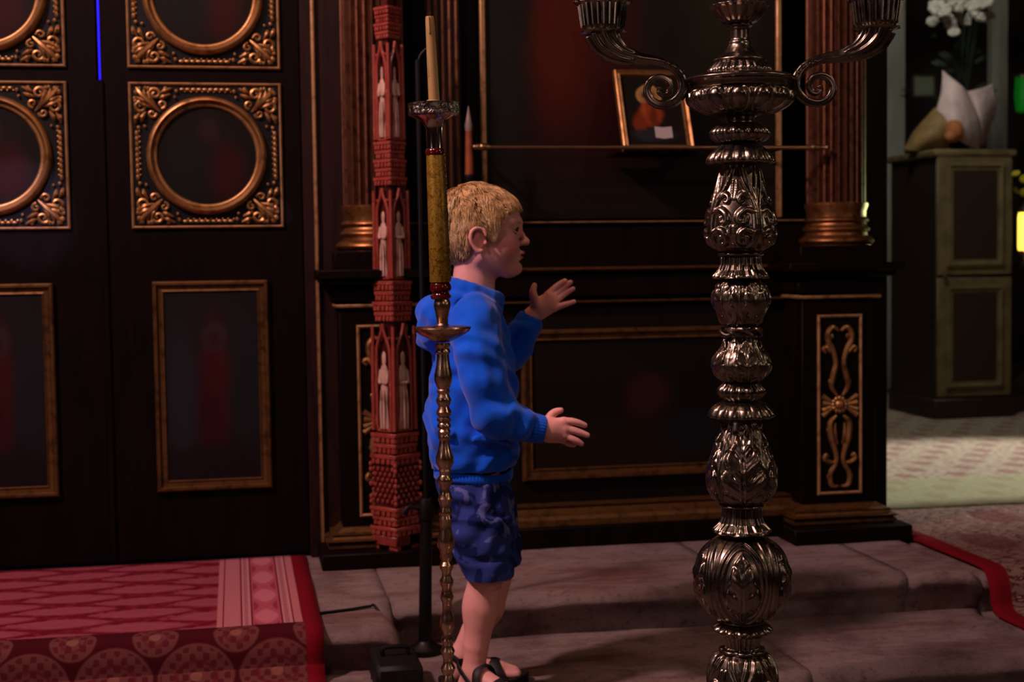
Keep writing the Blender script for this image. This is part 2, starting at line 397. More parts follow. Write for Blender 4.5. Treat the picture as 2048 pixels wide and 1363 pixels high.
def pedestal(xc, w, label, zf, ornament=True):
    """zf(y_right_px) gives heights; w plinth width"""
    t = empty('pedestal', (xc, YP, TZ)); tag(t, label, 'pedestal')
    Z = lambda py: zf(py)-TZ
    hw = w/2; D = YW+.02-YP
    MB().box(-hw, 0, 0, hw, D, Z(1052), b=.004).build('plinth', M['darkwood'], t)
    s = hw-.066; zz0, zz1 = Z(1050), Z(1005)
    # gold stepped base moulding, three sides
    pr = [(.040, 0), (.040, .16), (.034, .22), (.046, .38), (.030, .45), (.026, .6), (.030, .68), (.014, .75), (.006, .92), (.0, 1)]
    V = []; Fc = []
    for o, tt in pr:
        z = zz0+(zz1-zz0)*tt; o = o*1.1
        V += [(-s-o, D, z), (-s-o, .105-o, z), (s+o, .105-o, z), (s+o, D, z)]
    for j in range(len(pr)-1):
        for i in range(3): Fc.append((j*4+i, j*4+i+1, j*4+i+5, j*4+i+4))
    Fc.append((len(pr)*4-4, len(pr)*4-3, len(pr)*4-2, len(pr)*4-1))
    MB().add(V, Fc).build('base_moulding', M['gilt_dull'], t, smooth=25)
    MB().box(-s, .105, zz1-.002, s, D, Z(598), b=.003).build('shaft', M['darkwood'], t)
    for zc, o, h, mm in ((Z(592), .012, .012, 'gilt_thin'), (Z(570), .02, .04, 'darkwood'), (Z(545), .045, .02, 'darkwood'), (Z(533), .062, .026, 'darkwood')):
        MB().box(-s-o, .105-o, zc-h/2, s+o, D, zc+h/2, b=.004).build('cornice_moulding', M[mm], t)
    MB().box(-s-.01, .09, Z(526), s+.01, D, Z(490), b=.003).build('column_block', M['darkwood'], t)
    # carved panel
    fw = s-.047; f0, f1 = Z(987), Z(628)
    MB().frame(-fw, f0, fw, f1, .009, .105, [(0, -.001), (0, .006), (.5, .009), (1, .006), (1, -.001)]).build('panel_frame', M['gilt_thin'], t, smooth=25)
    mb = MB(); H = f1-f0; cz = (f0+f1)/2
    def Q(u, v): return (u*fw, .102, f1-v*H)                     # u -1..1, v 0..1 downward
    for sx in (-1, 1):
        mb.tube([Q(0.05*sx, .09), Q(.3*sx, .07), Q(.52*sx, .10), Q(.5*sx, .15), Q(.32*sx, .19), Q(.18*sx, .27), Q(.30*sx, .34), Q(.36*sx, .40), Q(.12*sx, .45)], [0.0039, 0.0078, 0.0078, 0.0091, 0.0078, 0.0078, 0.0091, 0.0078, 0.0039], 8, 5)
        mb.tube([Q(.24*sx, .22), Q(.42*sx, .20), Q(.6*sx, .18), Q(.72*sx, .19), Q(.62*sx, .21)], [0.0039, 0.0078, 0.0078, 0.0065, 0.0039], 8, 4)
        mb.tube([Q(.15*sx, .56), Q(.42*sx, .60), Q(.38*sx, .68), Q(.2*sx, .76), Q(.16*sx, .82), Q(.42*sx, .88), Q(.38*sx, .945), Q(.05*sx, .955)], [0.0039, 0.0091, 0.0104, 0.0078, 0.0078, 0.0078, 0.0078, 0.0039], 8, 5)
        mb.tube([Q(.18*sx, .82), Q(.45*sx, .82), Q(.68*sx, .80), Q(.62*sx, .775), Q(.52*sx, .79)], [0.0039, 0.0078, 0.0078, 0.0052, 0.0039], 8, 4)
        mb.tube([Q(.2*sx, .60), Q(.22*sx, .66), Q(.1*sx, .72)], [0.0026, 0.0065, 0.0026], 8, 4)
        for v0, v1 in ((.495, .45), (.50, .49), (.505, .53), (.51, .56)):
            mb.tube([Q(.25*sx, v0), Q(.5*sx, (v0+v1)/2), Q(.78*sx, v1)], [0.0039, 0.0065, 0.0091], 6, 3, flat=(1, .6))
        for v, u in ((.12, .36), (.30, .24), (.37, .42), (.64, .5), (.71, .3), (.90, .5)):
            mb.ball(Q(u*sx, v), (.007, .005, .009), 8, 5)
    for k in range(12):
        a = 2*math.pi*k/12; c = Q(0, .5); mb.ball((c[0]+.02*math.cos(a), c[1], c[2]+.02*math.sin(a)), (.0075, .006, .0075), 8, 5)
    c = Q(0, .5); mb.ball(c, (.016, .011, .016), 10, 7)
    mb.build('carved_ornament', M['gilt'], t)
    return t, s
def column(xc, zb, label, zfun):
    Yc = YP+.105+.10
    t = empty('fluted_column', (xc, Yc, zb)); tag(t, label, 'column')
    r = .0885; Z = lambda py: zfun(py)-zb
    mb = MB(); fluted(mb, 0, 0, Z(408), 2.5-zb, r); mb.build('shaft', M['flute'], t, smooth=25)
    pr = [(Z(490), r+.014)]+torus_prof(Z(489), Z(472), r+.014, .010)+[(Z(471), r+.012), (Z(469), r+.004)]+torus_prof(Z(464), Z(450), r+.003, .009)+[(Z(448), r+.001)]+torus_prof(Z(445), Z(432), r, .008)+[(Z(430), r+.0), (Z(420), r), (Z(410), r+.006), (Z(404), r+.006), (Z(402), r-.004)]
    MB().lathe(pr, 48).build('base', M['colbase'], t, smooth=25)
    MB().lathe([(2.5-zb, r+.005), (2.56-zb, r+.04), (2.62-zb, r+.045)], 32).build('capital', M['gilt'], t)
    return t
pRa, pRb = onY(1590, 1095, YP), onY(1826, 1082, YP)
pw = pRb.x-pRa.x
zR = lambda py: onY(1700, py, YP+.1).z if py < 1045 else onY(1700, py+3, YP).z
pr_, s_ = pedestal((pRa.x+pRb.x)/2, pw, 'right pedestal with gilt carved panel beside the side chapel opening', zR)
pLx = onY(645, 1150, YP).x+pw/2
pl_, _ = pedestal(pLx, pw, 'left pedestal mostly hidden behind the red carved post', zR)
xcR = onY(1672, 300, YP+.205).x
column(xcR, zR(490), 'right fluted gilt column standing on the pedestal beside the side chapel', zR)
column(pLx-.004, zR(490), 'left fluted gilt column behind the red carved post', zR)
# fluted pilaster strips beside the painting
for a, b, lab in ((852, 920, 'narrow fluted gilt pilaster behind the tall candle and left of the painting'),):
    x0, x1 = onY(a, 200, YW).x, onY(b, 200, YW).x; mb = MB(); k = 5
    t = empty('pilaster', ((x0+x1)/2, YW, zR(500))); tag(t, lab, 'pilaster')
    for i in range(k):
        c = -(x1-x0)/2+(x1-x0)*(i+.5)/k; mb.tube([(c, -.012, 0), (c, -.012, 1.2)], (x1-x0)/k*.33, 8, 1)
    mb.build('flutes', M['flute'], t); MB().box(-(x1-x0)/2, -.012, -.02, (x1-x0)/2, 0, 1.2).build('backing', M['jambwood'], t)
# ---- doors
zD = lambda py, px=400: onY(px, py, YD).z
xD = lambda px, py=681: onY(px, py, YD).x
jx0, jx1 = xD(608, 500), onY(655, 900, YW).x
jb = MB().box(jx0, YD-.02, TZ, .345, YW+.04, 2.6, b=.003).build('door_jamb', M['jambwood'], smooth=False); jb['kind'] = 'structure'
zz = [(onY(631, 100, YD-.03).x)]
MB().box(onY(634, 500, YD-.02).x-.006, -0.0+YD-.034, TZ, onY(634, 500, YD-.02).x+.006, YD-.02, 2.6, b=.004).build('gilt_bead', M['gilt_thin'], jb)
# carved square panel, built once in local coords centred
PH = (zD(166)-zD(456))/2; PWd = (xD(566, 300)-xD(262, 300))/2; RR = .5*(zD(190)-zD(426))
def carvings():
    out = []
    for sx in (-1, 1):
        for sz in (-1, 1):
            mb = MB()
            def q(u, v, y=-.008): return (sx*u*PWd, y, sz*v*PH)
            def spiral(cx, cz, r0, a0, turns, dirn, rad):
                pts = []; rr = []; n = 9
                for i in range(n+1):
                    t = i/n; a = a0+dirn*turns*2*math.pi*t; r = r0*(1-.82*t); pts.append(q(cx+r*math.cos(a), cz+r*math.sin(a), -.008-.004*t)); rr.append(rad*(1-.45*t))
                mb.tube(pts, rr, 6, 3)
            mb.tube([q(.60, .60), q(.72, .72, -.013), q(.84, .84, -.013), q(.9, .93)], [.003, .008, .007, .002], 7, 4)
            for a, b in ((1, 0), (0, 1)):
                def s2(u, v): return (u, v) if a else (v, u)
                sg = 1 if a else -1; o = 0 if a else math.pi/2
                c = s2(.84, .66); spiral(c[0], c[1], .085, (math.pi*.5) if a else 0, 1.25, -sg, .0055)
                c = s2(.70, .545+.03); spiral(c[0]+.0, c[1], .06, (math.pi) if a else -math.pi/2, 1.1, sg, .0045)
                for (u0, v0, u1, v1) in ((.70, .72, .90, .80), (.66, .70, .74, .90), (.86, .58, .92, .44), (.78, .60, .84, .46)):
                    A = s2(u0, v0); B = s2(u1, v1); Md = ((A[0]+B[0])/2+.02, (A[1]+B[1])/2-.01)
                    mb.tube([q(*A), q(Md[0], Md[1], -.013), q(*B)], [.002, .0065, .0025], 6, 3)
                for (u0, v0, r) in ((.91, .74, .006), (.90, .86, .007), (.78, .92, .005), (.91, .52, .006), (.88, .38, .005), (.80, .40, .004)):
                    A = s2(u0, v0); mb.ball(q(A[0], A[1], -.010), (r*1.0, r*.8, r*1.15), 7, 5)
            out.append(mb.build('corner_carving', M['gilt'], None))
    for ax in (0, 1):
        for sg in (-1, 1):
            mb = MB()
            for k in range(-4, 5):
                t = k*.075; u, v = ((sg*.905, t) if ax else (t, sg*.905))
                mb.ball((u*PWd, -.008, v*PH), (.0055 if ax else .008, .005, .009 if ax else .005), 7, 5)
                u, v = ((sg*.875, t+.035) if ax else (t+.035, sg*.875)); mb.ball((u*PWd, -.006, v*PH), .0035, 6, 4)
            out.append(mb.build('leaf_garland', M['gilt'], None))
    return out
CARV = None
def ring_mesh(R):
    mb = MB(); prof = [(R-.030, 0), (R-.028, .008), (R-.024, .011), (R-.019, .010), (R-.017, .016), (R-.011, .022), (R-.005, .020), (R-.002, .013), (R, .010), (R+.001, 0)]
    n = 72; V = []; Fc = []
    for i in range(n):
        a = 2*math.pi*i/n
        for r, h in prof: V.append((r*math.cos(a), -h, r*math.sin(a)))
    k = len(prof)
    for i in range(n):
        for j in range(k-1): Fc.append((i*k+j, i*k+j+1, ((i+1) % n)*k+j+1, ((i+1) % n)*k+j))
    return mb.add(V, Fc)
icon_a = painting('medallion_dark', .3, .3, '0e0b09', [(0, .05, .42, .4, .4, '14100b'), (0.02, .22, .1, .12, .5, '241712'), (.16, -.14, .18, .24, .5, '2c0c08'), (-.15, -.1, .2, .25, .6, '101412')], .4)
icon_b = painting('saint_dim', .3, .5, '131113', [(0, .1, .5, .5, .6, '191517'), (.02, -.02, .12, .34, .7, '3a0c0f'), (-.04, -.12, .12, .26, .7, '2a0a0c'), (.05, .10, .12, .14, .6, '34100f'), (.02, .27, .12, .075, .4, '2c2022'), (.01, .26, .06, .045, .5, '2a1612'), (-.28, -.1, .14, .4, .6, '1e1f24'), (.3, .0, .14, .35, .6, '18191c'), (0, -.45, .6, .12, .5, '171012')], .3)
def carved_panel(parent, xc, zc, pic):
    global CARV
    t = empty('carved_panel', (xc, 0, zc), 0, parent)
    MB().box(-PWd, -.004, -PH, PWd, 0, PH).build('backing', M['black'], t, False)
    MB().frame(-PWd, -PH, PWd, PH, .007, -.002, [(0, 0), (0, .006), (.5, .009), (1, .006), (1, 0)]).build('border_fillet', M['gilt_thin'], t, smooth=25)
    ring_mesh(RR).build('round_frame', M['gilt'], t, smooth=50, loc=(0, -.003, 0))
    MB().lathe([(0, RR-.028), (.002, RR-.028)], 64, M=Matrix.Rotation(math.pi/2, 4, 'X')).build('round_painting', pic, t, False, (0, -.004, 0))
    if CARV is None:
        CARV = carvings()
        for o in CARV: o.parent = t
    else:
        for o in CARV: c = o.copy(); COL.objects.link(c); c.parent = t
def door(name, x0, x1, xc_sq, lo_px, mats):
    xh = x0; d = empty(name, (xh, YD, TZ)); d['kind'] = 'structure'
    MB().box(x0-xh, 0, .012, x1-xh, .05, 2.5, b=.003).build('door_leaf', M['darkwood'], d)
    for k, zc in enumerate(((zD(166)+zD(456))/2, (zD(166)+zD(456))/2+(zD(-12)-zD(308))*1.0, (zD(166)+zD(456))/2+2*(zD(-12)-zD(308)))):
        carved_panel(d, xc_sq-xh, zc-TZ, icon_a)
    w2 = (xD(541, 770)-xD(311, 770))/2; h0, h1 = zD(978, 430)-TZ, zD(561, 430)-TZ
    t = empty('lower_panel', (lo_px-xh, 0, h0), 0, d)
    framed('x', -w2, 0, w2, h1-h0, .033, 0, M['gilt_dull'], icon_b, t, .016)
    return d
seam = xD(208, 500)
xs2 = xD(414, 308)
door('door_2', seam+.005, jx0-.001, xs2, xD(426, 770), None)
ddx = (xD(414, 308)-xD(-22, 308))
door('door_1', seam-.60, seam-.004, xs2-ddx, xD(-8, 770), None)
# astragal closing the joint between the leaves up to the blue slit
a0 = zD(160, 195)
dd = bpy.data.objects['door_2']
MB().box(-.012, -.008, .0, .006, 0.0, a0-TZ-.012, b=.002).build('astragal', M['darkwood'], dd, loc=(0, 0, .012))
# glowing blue panel added behind the doors to light the slit
m = Mat('blue_glow', '0a0a60', .4).emit('1c14ff', 1.6)
bw = MB().box(seam-.14, 5.2, 1.2, seam+.02, 5.23, 2.4).build('blue_glow_panel', m.m, smooth=False); bw['kind'] = 'structure'
MB().frame(seam-.17, 1.17, seam+.05, 2.43, .03, 5.23, [(0, 0), (0, .05), (1, .05), (1, 0)]).build('glow_panel_frame', M['darkwood'], bw, smooth=False)
# ------------------------------------------------------------------ rugs
def rug_mesh(name, path, x0, x1, thick, mat, wob=.003, nx=60, seed=0):
    """path: list of (y,z) from the back to the front edge; UV = metres"""
    P, _ = spline([(0, y, z) for y, z in path], 1, 5); n = len(P)
    L = [0]
    for i in range(1, n): L.append(L[-1]+(P[i]-P[i-1]).length)
    V = []; UV = []; Fc = []
    for i in range(nx+1):
        x = x0+(x1-x0)*i/nx
        for j in range(n):
            t = P[min(j+1, n-1)]-P[max(j-1, 0)]; t.normalize(); nr = Vector((0, t.z, -t.y))
            if nr.z < 0 and abs(t.z) < .5: nr = -nr
            k = wob*(.6+.4*math.sin(5.1*x+2.3*L[j]*7+seed)+.3*math.sin(17*x+seed)*math.sin(9*L[j]))
            nr = Vector((0, -abs(nr.y) if abs(nr.y) > .01 else 0, abs(nr.z)))
            p = P[j]+nr*(thick+k); V.append((x, p.y, p.z)); UV.append((x, L[j]))
    m1 = len(V)
    for i in range(nx+1):
        x = x0+(x1-x0)*i/nx
        for j in range(n): V.append((x, P[j].y+.0005, P[j].z+.0008)); UV.append((x, L[j]))
    for i in range(nx):
        for j in range(n-1):
            a = i*n+j; Fc.append((a, a+1, a+n+1, a+n)); Fc.append((a+m1, a+n+m1, a+n+1+m1, a+1+m1))
    for j in range(n-1):
        Fc.append((j, j+m1, j+1+m1, j+1)); a = nx*n+j; Fc.append((a, a+1, a+1+m1, a+m1))
    for i in range(nx):
        a = i*n; Fc.append((a, a+n, a+n+m1, a+m1)); a = i*n+n-1; Fc.append((a, a+m1, a+n+m1, a+n))
    return mesh_obj(name, V, Fc, mat, None, True, uvs=UV)
rx1 = onZ(632, 1200, TZ).x; rback = 4.045
xb1 = onZ(436, 1200, TZ).x
m = Mat('red_rug', '600c1e', .95, spec=.1)
u, v, _z = m.xyz('UV')
fz = m.noise(220, 2, kind='UV'); fz2 = m.noise(40, 3, kind='UV')
a = .36; b = .13
uu = (u-xb1)*(1/a)+(fz2-.5)*.12; vv = (v)*(1/b)+(fz2-.5)*.12
lo = (uu*6.2832).cos()+(vv*6.2832).cos()
fld = (u-xb1).step(.002, -.002); LB = onZ(400, 1262, TZ).y
vb = rback-LB                      # path length where the front border begins
top = v.step(vb+.003, vb-.003)
lozm = (lo.abs()+(fz2-.5)*.8).step(.30, .80)
m.mix(lozm*fld*top*.85, '904a54')
m.mix((lo.abs().band(.8, 1.0, .12))*fld*top*.4, '7a1c30')
m.mix(fz2.step(.4, .7)*fld*top*.5, '8a2c3c')
m.mix((lo.abs()).step(1.5, 1.7)*fld*top*.5, '8a3a48')
bw_ = rx1-xb1
s = (u-xb1)*(1/bw_)            # 0..1 across the right border
for p0, p1, c in ((.0, .23, 'a9666a'), (.24, .33, 'b37678'), (.34, .62, 'a04a58'), (.63, .73, 'b37678'), (.735, .82, 'a9666a')):
    m.mix(s.band(p0, p1, .008), c)
for p0 in (.055, .235, .335, .625, .73): m.mix(s.band(p0, p0+.012, .004), '5a0c1c')
dots = ((v*60).fract()-.5).abs().step(.2, .3)
m.mix((s.band(.265, .305, .006)+s.band(.655, .70, .006))*dots*.8, '5e1020')
mo = ((s-.48)*18).cos()*.5+((v*30).sin()*.5)
m.mix(s.band(.36, .60, .01)*mo.step(.1, .4)*.7, 'b8707a')
m.mix(s.band(.36, .60, .01)*mo.step(-.2, -.5)*.6, '700e24')
m.mix(s.step(.83, .84), '6e0818')
# front border with two rows of medallions, colours darkened for the riser's shade
fb = v.step(vb, vb+.006)
m.mix(fb*s.step(.84, .83), '3c0810')
for (v0, per, r, off) in ((vb+.038, .178, .048, .25), (vb+.135, .178, .078, .75)):
    cu = (((u-xb1)*(1/per)+off).fract()-.5)*per; cv = v-v0
    d = (cu*cu*.8+cv*cv).sqrt(); ang = (cu*210).sin()*(cv*190+1.2).sin()+(fz2-.5)*1.6
    m.mix(fb*d.step(r, r-.006)*s.step(.84, .83)*.5, '7c4a44')
    m.mix(fb*d.step(r-.006, r-.010)*ang.step(-.05, .35)*s.step(.84, .83)*.8, '4c101a')
    m.mix(fb*(d.band(r*.45, r*.55, .003))*s.step(.84, .83)*.8, '5a1620')
    m.mix(fb*d.step(.014, .010)*s.step(.84, .83), '7a4a40')
m.mix((fz-.5).abs().step(.0, .5)*.35, '4a0a16')
m.bump(m.noise(900, 2, kind='UV')+fz*.5, .5, .002)
rug = rug_mesh('rug', [(rback, TZ), (3.8, TZ), (3.5, TZ), (3.33, TZ), (3.27, TZ), (3.235, TZ-.008), (3.218, TZ-.035), (3.212, TZ-.07), (3.205, .03), (3.17, .006), (3.05, .004), (3.0, .0), (2.975, -.012), (2.962, -.05), (2.958, -.10)], -1.6, rx1, .006, m.m)
tag(rug, 'crimson patterned rug with lozenges and medallions running down the steps before the doors', 'rug')
# right carpet: runs from the chapel floor down over the steps
cx0 = onZ(1880, 1100, TZ).x-.0
m = Mat('chapel_carpet', '7a6258', .95, spec=.1); u, v, _z = m.xyz('UV'); n1 = m.noise(26, 4, .6, 'UV', (1, 2.6, 1)); n2 = m.noise(60, 3, .6, 'UV')
m.mix(n1.step(.48, .56), '4d1c22'); m.mix(n1.step(.60, .66), 'a89080'); m.mix(((v*9).sin()*(u*14).sin()).step(.4, .7)*.6, '551a22')
m.mix((u-cx0).step(.062, .056), '6a0a16')
m.bump(n2, .4, .003)
c2 = rug_mesh('runner', [(4.28, TZ-.004), (4.1, TZ-.004), (3.9, TZ-.004), (3.7, TZ-.004), (3.50, TZ-.004), (3.44, TZ-.012), (3.418, TZ-.04), (3.412, .05), (3.40, .01), (3.36, -.005), (3.2, -.006), (3.05, -.006), (2.99, -.014), (2.968, -.05), (2.962, -.108)], cx0, 3.4, .006, m.m, nx=50, seed=3)
tag(c2, 'dark red bordered carpet runner over the right end of the steps', 'rug')
m = Mat('pale_carpet', 'a39a86', .95, spec=.1); u, v, _z = m.xyz('UV'); n1 = m.noise(30, 4, .6, 'UV', (1, 2.6, 1))
m.mix(n1.step(.50, .58), '8a5a5c'); m.mix(((v*22).sin()*(u*30).sin()).step(.3, .6)*.6, '7a484c'); m.mix(v.step(3.1, 3.2)*.6, '94966c'); m.bump(m.noise(90, 3, kind='UV'), .4, .003)
c3 = rug_mesh('carpet', [(8.0, TZ-.004), (7, TZ-.004), (5.5, TZ-.004), (4.30, TZ-.004)], 1.9, 4.6, .009, m.m, nx=40, seed=5)
tag(c3, 'pale patterned carpet lit by daylight on the side chapel floor', 'rug')
# ------------------------------------------------------------------ brass rail with ball ends in front of the painting
Yr = 3.955
A = onY(950, 295, Yr); B = onY(1654, 294, Yr); zr = (A.z+B.z)/2
t = empty('brass_rail', (0, 0, 0)); tag(t, 'thin brass rail with ball ends running across below the altar painting', 'rail')
MB().tube([(A.x, Yr, zr), (B.x, Yr, zr)], .0055, 12, 1).build('rod', M['rail'], t)
for px in (965, 1626):
    x = onY(px, 295, Yr).x; mb = MB(); mb.ball((x, Yr, zr), .012, 14, 10)
    mb.lathe([(-.02, .008), (-.014, .010), (.014, .010), (.02, .008)], 14, M=Matrix.Translation((x, Yr, zr)) @ Matrix.Rotation(math.pi/2, 4, 'Y')); mb.build('ball_finial', M['rail'], t)
for px in (968, 1560):
    x = onY(px, 295, Yr).x; MB().tube([(x, Yr, zr-.004), (x, YW-.015, zr-.004)], .005, 8, 1).build('bracket', M['black'], t)
for x in (A.x, B.x): MB().ball((x, Yr, zr), .008, 12, 8).build('end_knob', M['rail'], t)
# small dark ledge behind the rail, carries the icon
sh = MB().box(onY(1238, 300, Yr).x, Yr+.008, zr-.019, onY(1396, 300, Yr).x, YW-.03, zr-.012, b=.002).build('picture_ledge', M['darkwood']); tag(sh, 'narrow dark ledge under the small leaning icon', 'ledge')
# small leaning icon
yb_ = Yr+.022; bl_ = onY(1246, 311, yb_); br_ = onY(1388, 304, yb_); Wi = br_.x-bl_.x; Hi = .262
im = painting('small_icon_paint', Wi, Hi, '15110c', [(-.04, .19, .185, .135, .10, '9a7c4c'), (-.04, .19, .15, .105, .15, '8a6a3a'), (-.04, -.03, .17, .15, .25, '7c3216'), (.0, -.06, .05, .13, .5, '5a2410'), (-.14, -.02, .04, .12, .5, '8c4420'), (-.2, -.14, .10, .12, .4, '6a2a0f'), (-.04, .155, .075, .075, .2, '7c4426'), (-.05, .205, .085, .05, .3, '3c1e0e'), (-.04, .10, .04, .03, .4, '4a2a16'), (-.02, -.29, .3, .08, .4, '22242b')], .15)
ic = empty('small_icon', ((bl_.x+br_.x)/2, yb_, zr-.011)); ic.rotation_euler = (-math.radians(23), 0, 0)
tag(ic, 'small gold framed icon of a haloed figure in red leaning above the brass rail', 'icon')
MB().frame(-Wi/2, 0, Wi/2, Hi, .019, -.003, [(0, -.01), (0, .010), (.2, .013), (.5, .008), (.8, .010), (1, 0)]).build('frame', M['gilt'], ic, smooth=25)
MB().box(-Wi/2+.012, -.003, .012-Hi/2, Wi/2-.012, .006, Hi/2-.012).build('painted_panel', im, ic, False, (0, 0, Hi/2))
m = Mat('open_book_paint', 'a8a09a', .7); mb = MB(); 
for sx in (-1, 1): mb.add([(0+.022, -.0045, .040), (.022+sx*.026, -.0045, .044), (.022+sx*.026, -.0045, .080), (.022, -.0045, .077)], [(0, 1, 2, 3) if sx > 0 else (3, 2, 1, 0)])
mb.build('painted_book', m.m, ic, False)
# electric candle fixed on a wall bracket behind the boy's head
m = Mat('orange_candle_wax', '8a4418', .45); m.mix(m.noise(30).step(.4, .7), '6e3210'); wax_o = m.m
m = Mat('pale_tip', '7c6a60', .4); tip_m = m.m
Yk = 3.97; p = onY(939, 352, Yk); ppm = 1/ (onY(940, 300, Yk)-onY(939, 300, Yk)).length
k1 = (onY(939, 262, Yk).z-p.z); k2 = onY(939, 212, Yk).z-p.z
t = empty('candle_sconce', p); tag(t, 'orange candle with a pale pointed tip in a dark wall bracket behind the boy', 'candle')
MB().lathe([(0, .013), (k1, .010)], 16).build('candle', wax_o, t)
MB().lathe([(k1, .010), (k1+.015, .0115), (k1+.035, .0075), (k2, .001)], 14).build('pointed_tip', tip_m, t)
MB().lathe([(-.05, .004), (-.03, .010), (-.012, .016), (-.002, .017), (.004, .013)], 16).build('cup', M['black'], t)
MB().tube([(0, 0, -.045), (0, .03, -.07), (0, YW-Yk, -.06)], .005, 8, 4).build('bracket', M['black'], t)
MB().ball((0, -.008, -.03), .005, 8, 6).build('bead', M['brass'], t)
# ------------------------------------------------------------------ red carved post
m = Mat('red_lacquered_carving', '943e32', .42, coat=.25); n = m.noise(20, 5); m.mix(n.step(.45, .7), '7c2a1e'); m.mix(m.noise(60, 4).step(.6, .75), 'b87058'); REDW = m.m
m = Mat('dark_red_core', '420d0a', .4, coat=.3); m.mix(m.noise(25, 4).step(.45, .7), '2c0706'); REDC = m.m
m = Mat('pale_carved_figures', 'c09c88', .5); m.mix(m.noise(30, 5).step(.45, .7), '94705c'); FIG = m.m
Yp_ = 3.905
pc = onY(794, 1100, Yp_); post = empty('carved_post', (pc.x, pc.y, pc.z+.0), math.radians(-52))
tag(post, 'tall red carved wooden post with pale figures in niches before the left pedestal', 'carved post')
ZP = lambda py: onY(790, py, Yp_).z-pc.z
def hwid(py):                                            # half width of a side
    xs_ = [0, 280, 420, 600, 850, 950, 1000, 1105]; ws = [50, 60, 66, 76, 90, 98, 100, 96]
    return np.interp(py, xs_, ws)/ppm*0+np.interp(py, xs_, ws)/735./2/1.36
def faces4(fn, name, mat, smooth=True):
    for k in range(4):
        mb = MB(); fn(mb); o = mb.build(name, mat, post, smooth); o.rotation_euler = (0, 0, k*math.pi/2)
        yield o
def F4(fn, name, mat):
    mb = MB(); fn(mb); o = mb.build(name, mat, post)
    for k in range(1, 4):
        c = o.copy(); COL.objects.link(c); c.parent = post; c.rotation_euler = (0, 0, k*math.pi/2)
    return o
core = MB()
pts = [(-160, 0), (280, .60), (380, .72), (640, .66), (850, .7), (930, .86), (1070, .86), (1085, .8)]
prof = [(ZP(py), hwid(py)*kk*1.414) for py, kk in pts[::-1]]
prof[-1] = (prof[-1][0], .012)
core.lathe(prof, 4, M=Matrix.Rotation(math.pi/4, 4, 'Z')); core.build('core', REDC, post, smooth=20)
def brackets(ytop, ybot, rows, name='bracket_tier'):
    def fn(mb):
        for i in range(rows):
            t = i/rows; py = ytop+(ybot-ytop)*t; h = ZP(py)-ZP(py+(ybot-ytop)/rows)
            w = hwid(py)*(1.03 if i % 2 == 0 else .93); z = ZP(py)
            mb.box(-w, -w-.002, z-h*.42, w, -w*.5, z-h*.05, b=.001)
            nb = 5
            for k in range(nb):
                x = -w+2*w*(k+.5)/nb; mb.box(x-w*.13, -w+.000, z-h*.95, x+w*.13, -w*.55, z-h*.42, b=.001)
    return F4(fn, name, REDW)
for a_, b_, r_ in ((15, 80, 4), (283, 372, 5), (560, 642, 4), (862, 925, 3), (1008, 1066, 3)): brackets(a_, b_, r_)
def niche(yt, yb):
    w0 = hwid((yt+yb)/2); zt, zb = ZP(yt), ZP(yb); H = zt-zb
    def arch(mb):
        for sx in (-1, 1):
            mb.tube([(sx*w0*.62, -w0*.93, zb), (sx*w0*.62, -w0*.93, zb+H*.66), (sx*w0*.50, -w0*.95, zb+H*.80), (sx*w0*.18, -w0*.96, zb+H*.90), (0, -w0*.96, zb+H*.995)], .0042, 7, 4)
            mb.tube([(sx*w0*.96, -w0*.96, zb), (sx*w0*.94, -w0*.94, zb+H*.97)], [.0058, .0045], 7, 3)
            for k in range(9):
                z = zb+H*(.06+.1*k); mb.ball((sx*w0*.93, -w0*1.0, z), (.0038, .0035, .0052), 6, 4)
            mb.ball((sx*w0*.55, -w0*.93, zb+H*.86), .005, 6, 4)
        mb.box(-w0*.7, -w0*.98, zb-.003, w0*.7, -w0*.4, zb+.006, b=.001)
    def fig(mb):
        y = -w0*.86; z0 = zb+.006; Hf = H*.72
        pr = [(0, .85), (.04, .9), (.3, .62), (.5, .75), (.62, .72), (.74, .8), (.80, .62), (.83, .30), (.86, .42), (.92, .46), (.97, .34), (1, .05)]
        mb.lathe([(z*Hf, r*w0*.40) for z, r in pr], 12, c=(0, 0, z0), M=Matrix.Translation((0, y, 0)) @ Matrix.Diagonal((1, .5, 1, 1)))
        for sx in (-1, 1):
            mb.tube([(sx*w0*.30, y, z0+Hf*.76), (sx*w0*.34, y-.004, z0+Hf*.6), (sx*w0*.06, y-w0*.22, z0+Hf*.60)], [.005, .005, .003], 6, 3)
            mb.tube([(sx*w0*.12, y-w0*.18, z0+Hf*.5), (sx*w0*.16, y-w0*.2, z0+Hf*.25), (sx*w0*.14, y-w0*.18, z0)], [.002, .0035, .004], 6, 3)
    F4(arch, 'niche_arch', REDW); F4(fig, 'carved_figure', FIG)
niche(84, 280); niche(376, 556); niche(645, 858)
def studs(mb):
    for r in range(7):
        py = 934+r*10.5
        for k in range(5):
            w = hwid(py)*.95; x = -w+2*w*(k+.5+(.25 if r % 2 else -.25))/5
            mb.ball((x, -hwid(py)*.9, ZP(py)), (.0045, .005, .0062), 6, 4)
F4(studs, 'scale_studs', REDW)
def crest(mb):
    w = hwid(1000); 
    for py in (925, 936, 965, 990, 1000): mb.ball((-w*.96, -w*.96, ZP(py)), (.006, .006, .0075), 7, 5)
    mb.box(-w*.98, -w*.98, ZP(1085), w*.98, 0, ZP(1066), b=.002)
F4(crest, 'corner_knobs', REDW)
for o in list(bpy.data.objects):
    if o.parent == post and o.name.split('.')[0] in ('corner_knobs', 'scale_studs'): o['kind'] = 'stuff'
def foot_a(mb): w = hwid(1100); mb.box(-w*.9, -w*.95, ZP(1103), -w*.55, -w*.55, ZP(1083), b=.002)
